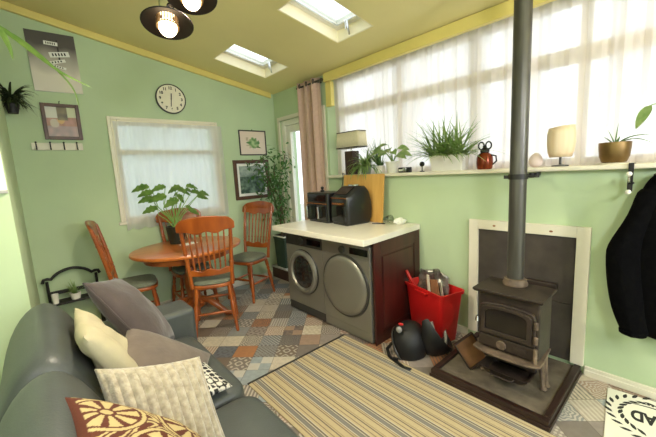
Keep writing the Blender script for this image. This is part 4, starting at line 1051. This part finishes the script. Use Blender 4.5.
for az, el, L, w_, dr in ((1.5, 1.25, .11, .009, .3), (-1.75, 1.5, .14, .009, .2), (-1.7, .75, .19, .012, 1.3), (-1.9, .6, .20, .010, 1.5), (2.2, .9, .09, .009, .5), (-2.6, .9, .08, .009, .3)): b.blade((0, 0, .11), az, el, L, w_, dr, fold=.6)
b.build('foliage', LEAFS, t)
t = thing('potted_plant', 'trailing plant past the right edge, one pale leaf over the brass pot', 'plant', (2.70, .0, SIL), 0, SG)
pot(t, WHITEPOT, .07, .09, .14)
bl, bs = MB(), MB()
for tip, d in (((-.05, .205, .325), (-.05, .45, -.85)), ((-.04, -.15, .30), (0, -.6, -.5)), ((-.06, -.05, .36), (-.6, -.2, -.3)), ((-.03, .08, .40), (-.3, .3, .2))):
    bs.tube([(0, 0, .12), (tip[0]*.5, tip[1]*.5, tip[2]+.01), tip], [.005, .004, .003], 6); bl.leaf(tip, d, (-.8, .3, .5), .14, .032, 0, .1, 7)
bl.build('foliage', LEAFL, t, angle=60); bs.build('stems', STEM, t)

# ------------------------------------------------------------------ things on the clock wall
WY = Y1 - .001
cl = thing('wall_clock', 'round wall clock with ivory face above the netted window', 'clock', (1.28, WY, 2.385))
Mk = Matrix(((1, 0, 0, 0), (0, 0, -1, 0), (0, 1, 0, 0), (0, 0, 0, 1)))
MB().lathe([(.150, 0), (.160, .0), (.163, .015), (.160, .032), (.153, .034), (.151, .026)], (0, 0, 0), 48, Mk, False).build('rim', FRAMEB, cl)
MB().lathe([(.001, .024), (.151, .024), (.152, .0)], (0, 0, 0), 40, Mk, False).build('face', CLOCKF, cl)
for k in range(1, 13):
    a = PI/2 - 2*PI*k/12
    me = text_mesh('numeral', str(k), .042, INK, cl, Mk @ Matrix.Translation((.116*math.cos(a), .116*math.sin(a), .025)), .0004)
    o = bpy.data.objects.new('numeral', me); C.objects.link(o); o.parent = cl
for nm, ang, L, w_ in (('hour_hand', 84, .060, .0055), ('minute_hand', -96, .085, .004)):
    MB().box(-.012, -w_, .027, L, w_, .029, Mk @ Matrix.Rotation(rad(ang), 4, 'Z')).build(nm, INK, cl, smooth=False)

def picture(name, label, cx, czz, w, h, fw, fm, colf, nx=60, depth=.02, tilt=0, mount=0, cat='picture', glass=False):
    t = thing(name, label, cat, (cx, WY, czz)); t.rotation_euler = (0, tilt, 0)
    if fw:
        b = MB(); b.box(-w/2, -depth, -h/2, -w/2+fw, 0, h/2); b.box(w/2-fw, -depth, -h/2, w/2, 0, h/2); b.box(-w/2+fw, -depth, -h/2, w/2-fw, 0, -h/2+fw); b.box(-w/2+fw, -depth, h/2-fw, w/2-fw, 0, h/2); b.build('frame', fm, t, smooth=False, bevel=.003)
        q = depth*.4
    else:
        MB().box(-w/2, -depth, -h/2, w/2, 0, h/2).build('stretcher', fm, t, smooth=False); q = depth + .0006
    iw, ih = w-2*fw-2*mount, h-2*fw-2*mount
    if mount:
        MB().box(-w/2+fw, -q+.002, -h/2+fw, w/2-fw, -q+.004, h/2-fw).build('mount', PAPER, t, smooth=False)
    b = MB(); ny = int(nx*ih/iw)
    b.grid(lambda s, v: ((s-.5)*iw, -q, (v-.5)*ih), nx, ny, None, lambda s, v: colf(s, v)); b.build('print', VCP, t, smooth=False)
    return t
def mixc(a, b, f): return tuple(a[i]*(1-f)+b[i]*f for i in range(3)) + (1,)
def poster_col(s, v):
    f = min(1, max(0, (v-.3)/.5 + .22*noise.noise((s*4, v*4, 1)))); return mixc(lin('#d8d0c2'), lin('#4f4a47'), f)
ps = picture('canvas_print', 'unframed grey canvas print of signposts high on the left', .287, 2.607, .355, .52, 0, PAPER, poster_col, 50, .022, rad(-1.0))
b = MB(); b.box(.035, -.0275, .02, .047, -.0235, .20); b.build('signpost', FRAMEB, ps, smooth=False)
for zz, xx, ww, an, ht in ((.165, -.005, .10, 2, .032), (.075, .045, .15, -10, .045), (.005, .01, .15, -16, .026), (-.035, .02, .12, 12, .02)):
    M_ = Matrix.Translation((xx, -.029, zz)) @ Matrix.Rotation(rad(an), 4, 'Y')
    sg = MB().box(-ww/2, -.001, -ht/2, ww/2, .001, ht/2, M_).build('sign_board', PAPER, ps, smooth=False)
    b = MB()
    for k in range(5): b.box(-ww*.36 + k*ww*.15, -.0018, -ht*.28, -ww*.36 + k*ww*.15 + ww*.075, -.0011, ht*.28, M_)
    b.build('sign_marks', INK, sg, smooth=False)
def photo_col(s, v):
    n = noise.noise((s*5, v*5, 4))
    if v > .62 and s < .38: return lin('#c9c8b9')
    if v > .66 and s > .70: return lin('#c4c7a0')
    if v > .55 and .38 <= s <= .70: return mixc(lin('#5b5236'), lin('#8a7a4d'), .5+n)
    if math.hypot(s-.47, (v-.55)) < .12: return lin('#c9a05f')
    if math.hypot(s-.25, v-.45) < .15: return lin('#bcae98')
    if v > .35: return mixc(lin('#9a6a52'), lin('#b8897a'), .5+n)
    return mixc(lin('#8d807d'), lin('#b09088'), .5+n)
ph = picture('framed_photograph', 'small brown framed photograph above the hook rail', .272, 2.076, .285, .33, .03, FRAMEW, photo_col, 50, .022)
b = MB(); b.tube([(0, -.004, .163), (0, -.006, .185), (.006, -.006, .19)], .004, 6); b.build('hanging_hook', MATTEBLACK, ph)
def plant_print(s, v):
    d = math.hypot((s-.52)*1.0, v-.48); n = noise.noise((s*9, v*9, 2))
    if d + .12*n < .22: return mixc(lin('#4a7a3a'), lin('#a9bd86'), .5+n)
    if .2 < v < .75 and .22 < s < .72 and n > .25: return lin('#b5a58e')
    return lin('#d8c6b6')
pp = picture('framed_print', 'upper framed plant print with pale background beside the weeping fig', 2.28, 1.915, .405, .33, .014, FRAMEB, plant_print, 50, .018)
b = MB(); b.tube([(0, -.004, .163), (0, -.006, .18)], .004, 6); b.build('hanging_hook', MATTEBLACK, pp)
def land(s, v):
    n = noise.noise((s*5, v*7, 6)) + .5*noise.noise((s*14, v*14, 3))
    if v > .62: return mixc(lin('#a9b5ae'), lin('#6d7f78'), max(0, min(1, .4+n)))
    return mixc(lin('#31483f'), lin('#7c9484'), max(0, min(1, .35+n)))
picture('framed_landscape', 'lower landscape picture in dark wooden frame behind the weeping fig', 2.225, 1.425, .53, .525, .045, FRAMEW, land, 60, .025, mount=.035)
t = thing('hook_rail', 'cream wooden rail with four dark coat hooks below the photograph', 'hook rail', (.212, WY, 1.846))
MB().box(-.19, -.016, -.033, .19, 0, .033).build('board', CREAM, t, smooth=False, bevel=.004)
for k in range(4):
    x = -.155 + .10*k; b = MB()
    b.tube([(x, -.016, .03), (x, -.03, .022), (x, -.022, -.02), (x, -.04, -.03), (x, -.05, -.012)], .005, 7); b.ell((x, -.035, .036), (.008, .008, .008), 10, 6); b.build('hook', MATTEBLACK, t)
# hanging dark plant in the corner
t = thing('hanging_plant', 'dark spiky plant in a black wall pot in the left corner', 'plant', (-.055, 3.93, 2.11))
pot(t, MATTEBLACK, .035, .05, .08)
b = MB(); b.box(-.01, .05, .02, .01, .128, .035); b.build('bracket', MATTEBLACK, t, smooth=False)
b = MB(); rng = random.Random(4)
for i in range(170):
    a = rng.uniform(0, 2*PI); L = rng.uniform(.08, .21)
    if math.sin(a) > .35: L *= .5
    b.blade((.02*math.cos(a)-.0, .02*math.sin(a), .09+rng.uniform(0, .06)), a, rng.uniform(-.3, 1.2), L, .009, rng.uniform(.8, 2.2), 5)
b.build('foliage', LEAFB, t)
for v in []: pass
# white canvas on the near left pier face
t = thing('white_notice', 'white board hanging on the wall corner at the left edge', 'board', (-.215, 2.499, 1.62))
MB().box(-.10, -.018, -.15, .10, 0, .15).build('panel', PAPER, t, smooth=False, bevel=.003)
MB().box(-.10, -.022, -.165, .10, 0, -.15).build('ledge', GREYSTEP, t, smooth=False, bevel=.002)

# large strap-leaved plant hanging near the camera on the left (its pot is out of the frame)
t = thing('hanging_plant', 'hanging plant with long bright strap leaves at the upper left edge', 'plant', (-.35, 2.0, 2.12))
pot(t, WHITEPOT, .07, .10, .13)
b = MB()
for a in (0, 2.1, 4.2): b.tube([(.095*math.cos(a), .095*math.sin(a), .125), (0, 0, .45)], .002, 5)
b.tube([(0, 0, .45), (0, 0, cz(-.35)-2.12)], .002, 5); b.build('hanger', BARK, t)
b = MB()
def strap(b, pts, w):
    n = 24; P_ = [V(p) for p in pts]; prev = None
    for i in range(n+1):
        f = i/n*(len(P_)-1); k = min(int(f), len(P_)-2); q = f-k
        a0, a1, a2, a3 = P_[max(k-1, 0)], P_[k], P_[k+1], P_[min(k+2, len(P_)-1)]
        p = .5*((2*a1) + (a2-a0)*q + (2*a0-5*a1+4*a2-a3)*q*q + (3*a1-a0-3*a2+a3)*q**3)
        tn = ((a2-a0)*(1-q) + (a3-a1)*q).normalized(); sd = tn.cross(V((.15, -.8, .6))).normalized(); up = sd.cross(tn)
        ww = w*min(1, .5+i/n*2)*(1-(i/n)**3) + .0005; row = b.vs([p-sd*ww, p-up*ww*.35, p+sd*ww])
        if prev: b.face([prev[0], prev[1], row[1], row[0]]); b.face([prev[1], prev[2], row[2], row[1]])
        prev = row
strap(b, [(0, 0, .12), (.15, 0, .12), (.33, .0, .03), (.42, .0, -.045), (.51, .0, -.12), (.62, 0, -.175)], .016)
strap(b, [(0, 0, .12), (.2, .1, .10), (.36, .12, .055), (.47, .15, -.03), (.56, .18, -.14), (.58, .2, -.24)], .009)
strap(b, [(0, 0, .12), (.2, -.12, .10), (.31, -.1, .02), (.345, -.1, -.06), (.352, -.1, -.12)], .016)
strap(b, [(0, 0, .12), (-.15, -.2, .16), (-.3, -.3, .02), (-.36, -.35, -.2)], .018)
strap(b, [(0, 0, .12), (0, -.2, .2), (.05, -.4, .1), (.1, -.5, 0)], .016)
strap(b, [(0, 0, .12), (-.2, .1, .2), (-.4, .1, .1), (-.5, .1, -.1)], .018)
b.build('foliage', LEAFG, t, angle=60)

# ------------------------------------------------------------------ ceiling light with flat metal shades
cx0, cy0 = .78, 1.86
cl = thing('ceiling_light', 'ceiling light with flat bronze shades and lit bulbs', 'ceiling light', (cx0, cy0, cz(cx0)))
b = MB(); b.lathe([(.07, 0), (.065, -.03), (.001, -.034)], (0, 0, 0), 24, Matrix.Rotation(math.atan(.178), 4, 'Y')); b.build('canopy', SHADEM, cl)
LP = [(.585, 1.766, 2.232), (.672, 1.66, 2.335)]
for k, (x, y, z) in enumerate(LP):
    p = V((x-cx0, y-cy0, z-cz(cx0)))
    ax = V((.12, .22, 1)).normalized(); zz = ax; xx = V((1, 0, 0)); xx = (xx - zz*xx.dot(zz)).normalized(); yy = zz.cross(xx)
    M_ = Matrix(((xx.x, yy.x, zz.x, p.x), (xx.y, yy.y, zz.y, p.y), (xx.z, yy.z, zz.z, p.z), (0, 0, 0, 1)))
    sh = MB().lathe([(.116, -.008), (.118, -.004), (.09, .012), (.055, .024), (.05, .022), (.088, .007), (.113, -.008)], (0, 0, 0), 40, M_, False).build('shade', SHADEM, cl)
    MB().lathe([(.05, .028), (.052, .05), (.036, .06), (.036, .105), (.02, .115), (.008, .12)], (0, 0, 0), 24, M_).build('lamp_holder', CHROME, sh)
    b = MB()
    for i in range(24):
        a = 2*PI*i/24; b.tube([M_ @ V((.046*math.cos(a), .046*math.sin(a), .03)), M_ @ V((.05*math.cos(a), .05*math.sin(a), -.02))], .0025, 5)
    b.tube([M_ @ V((.05*math.cos(2*PI*i/24), .05*math.sin(2*PI*i/24), -.02)) for i in range(25)], .003, 5, False); b.build('guard', BRASS, sh)
    MB().ell((0, 0, -.022), (.042, .042, .045), 20, 12, M_).build('bulb', BULB, sh)
    q = M_ @ V((0, 0, .118)); b = MB(); b.tube([q, q + ax*.10, V((p.x*.35, p.y*.35, -.18)), V((0, 0, -.03))], .006, 8); b.build('stem', MATTEBLACK, cl)
    L_ = bpy.data.lights.new('bulb_light', 'SPOT'); L_.spot_size = 2.75; L_.spot_blend = .5; L_.energy = 42; L_.color = (1, .88, .70); L_.shadow_soft_size = .045
    lo = bpy.data.objects.new('bulb_light', L_); C.objects.link(lo); lo.location = V((cx0, cy0, cz(cx0))) + (M_ @ V((0, 0, -.085)))

# ------------------------------------------------------------------ light
W = bpy.data.worlds.new('overcast'); bpy.context.scene.world = W; W.use_nodes = True
bg = W.node_tree.nodes['Background']; bg.inputs[0].default_value = (.93, .96, 1.0, 1); bg.inputs[1].default_value = 1.85
def portal(name, loc, sx, sy, d):
    L_ = bpy.data.lights.new(name, 'AREA'); L_.shape = 'RECTANGLE'; L_.size = sx; L_.size_y = sy; L_.cycles.is_portal = True
    o = bpy.data.objects.new(name, L_); C.objects.link(o); o.location = loc; o.rotation_euler = V(d).to_track_quat('-Z', 'Y').to_euler()
portal('sky_portal', (X1+.28, 1.08, 1.96), 3.56, 1.06, (-1, 0, 0))
portal('sky_portal', (X1+.28, 3.475, 1.18), .91, 2.03, (-1, 0, 0))
portal('sky_portal', (1.21, Y1+.27, 1.59), 1.1, 1.06, (0, -1, 0))
portal('sky_portal', (.7, YB-.22, 1.25), 2.6, 2.2, (0, 1, 0))
for x0, x1, y0, y1 in SK: portal('sky_portal', ((x0+x1)/2, (y0+y1)/2, cz((x0+x1)/2)+.22), .7, .56, (.0, 0, -1))
# globe pendants added unseen behind the camera to brighten the room
GLOBE = emit_mat('opal fill globe', '#f4f5ff', 80)
for k, (x, y) in enumerate(((.3, -1.0), (1.7, -1.5))):
    g = thing('fill_globe', ('white fill globe added behind the camera, nearer the sofa', 'white fill globe added behind the camera, nearer the big window')[k], 'ceiling light', (x, y, cz(x)), 0, 'added fill globes')
    MB().lathe([(.05, 0), (.05, -.025), (.01, -.03)], (0, 0, 0), 20, Matrix.Rotation(math.atan(.178), 4, 'Y')).build('canopy', UPVC, g)
    MB().tube([(0, 0, -.02), (0, 0, -.80)], .004, 6).build('cord', UPVC, g)
    MB().ell((0, 0, -.95), (.16, .16, .16), 28, 18).build('globe', GLOBE, g)

# fill lamp added as fill light behind the sofa, left of the frame
g = thing('fill_lamp', 'fill lamp with white fill globe added behind the sofa', 'fill lamp', (-.75, .75, 0))
MB().lathe([(.14, 0), (.14, .02), (.02, .035)], (0, 0, 0), 28).build('base', GRAPHD, g)
MB().tube([(0, 0, .03), (0, 0, 1.58)], .012, 10).build('pole', GRAPHD, g)
MB().ell((0, 0, 1.73), (.15, .15, .15), 28, 18).build('globe', emit_mat('white fill globe', '#fbf8ff', 20), g)

# ------------------------------------------------------------------ camera
f_px, yaw, pit, rol = 327.36, .720877, .142927, -.0535488
F = V((math.sin(yaw)*math.cos(pit), math.cos(yaw)*math.cos(pit), -math.sin(pit))); r = V((math.cos(yaw), -math.sin(yaw), 0)); u = r.cross(F)
c_, s_ = math.cos(rol), math.sin(rol); r2 = r*c_ + u*s_; u2 = u*c_ - r*s_
cam = bpy.data.cameras.new('camera'); cam.sensor_width = 36; cam.lens = f_px/656*36; cam.clip_start = .02; cam.clip_end = 100
co = bpy.data.objects.new('camera', cam); C.objects.link(co)
co.matrix_world = Matrix(((r2.x, u2.x, -F.x, 0), (r2.y, u2.y, -F.y, 0), (r2.z, u2.z, -F.z, 1.48), (0, 0, 0, 1)))
sc = bpy.context.scene; sc.camera = co
sc.view_settings.view_transform = 'Standard'; sc.view_settings.look = 'None'; sc.view_settings.gamma = 1; sc.view_settings.use_curve_mapping = False
sc.view_settings.exposure = 0.4
sc.cycles.max_bounces = 12; sc.cycles.diffuse_bounces = 6; sc.cycles.transparent_max_bounces = 16
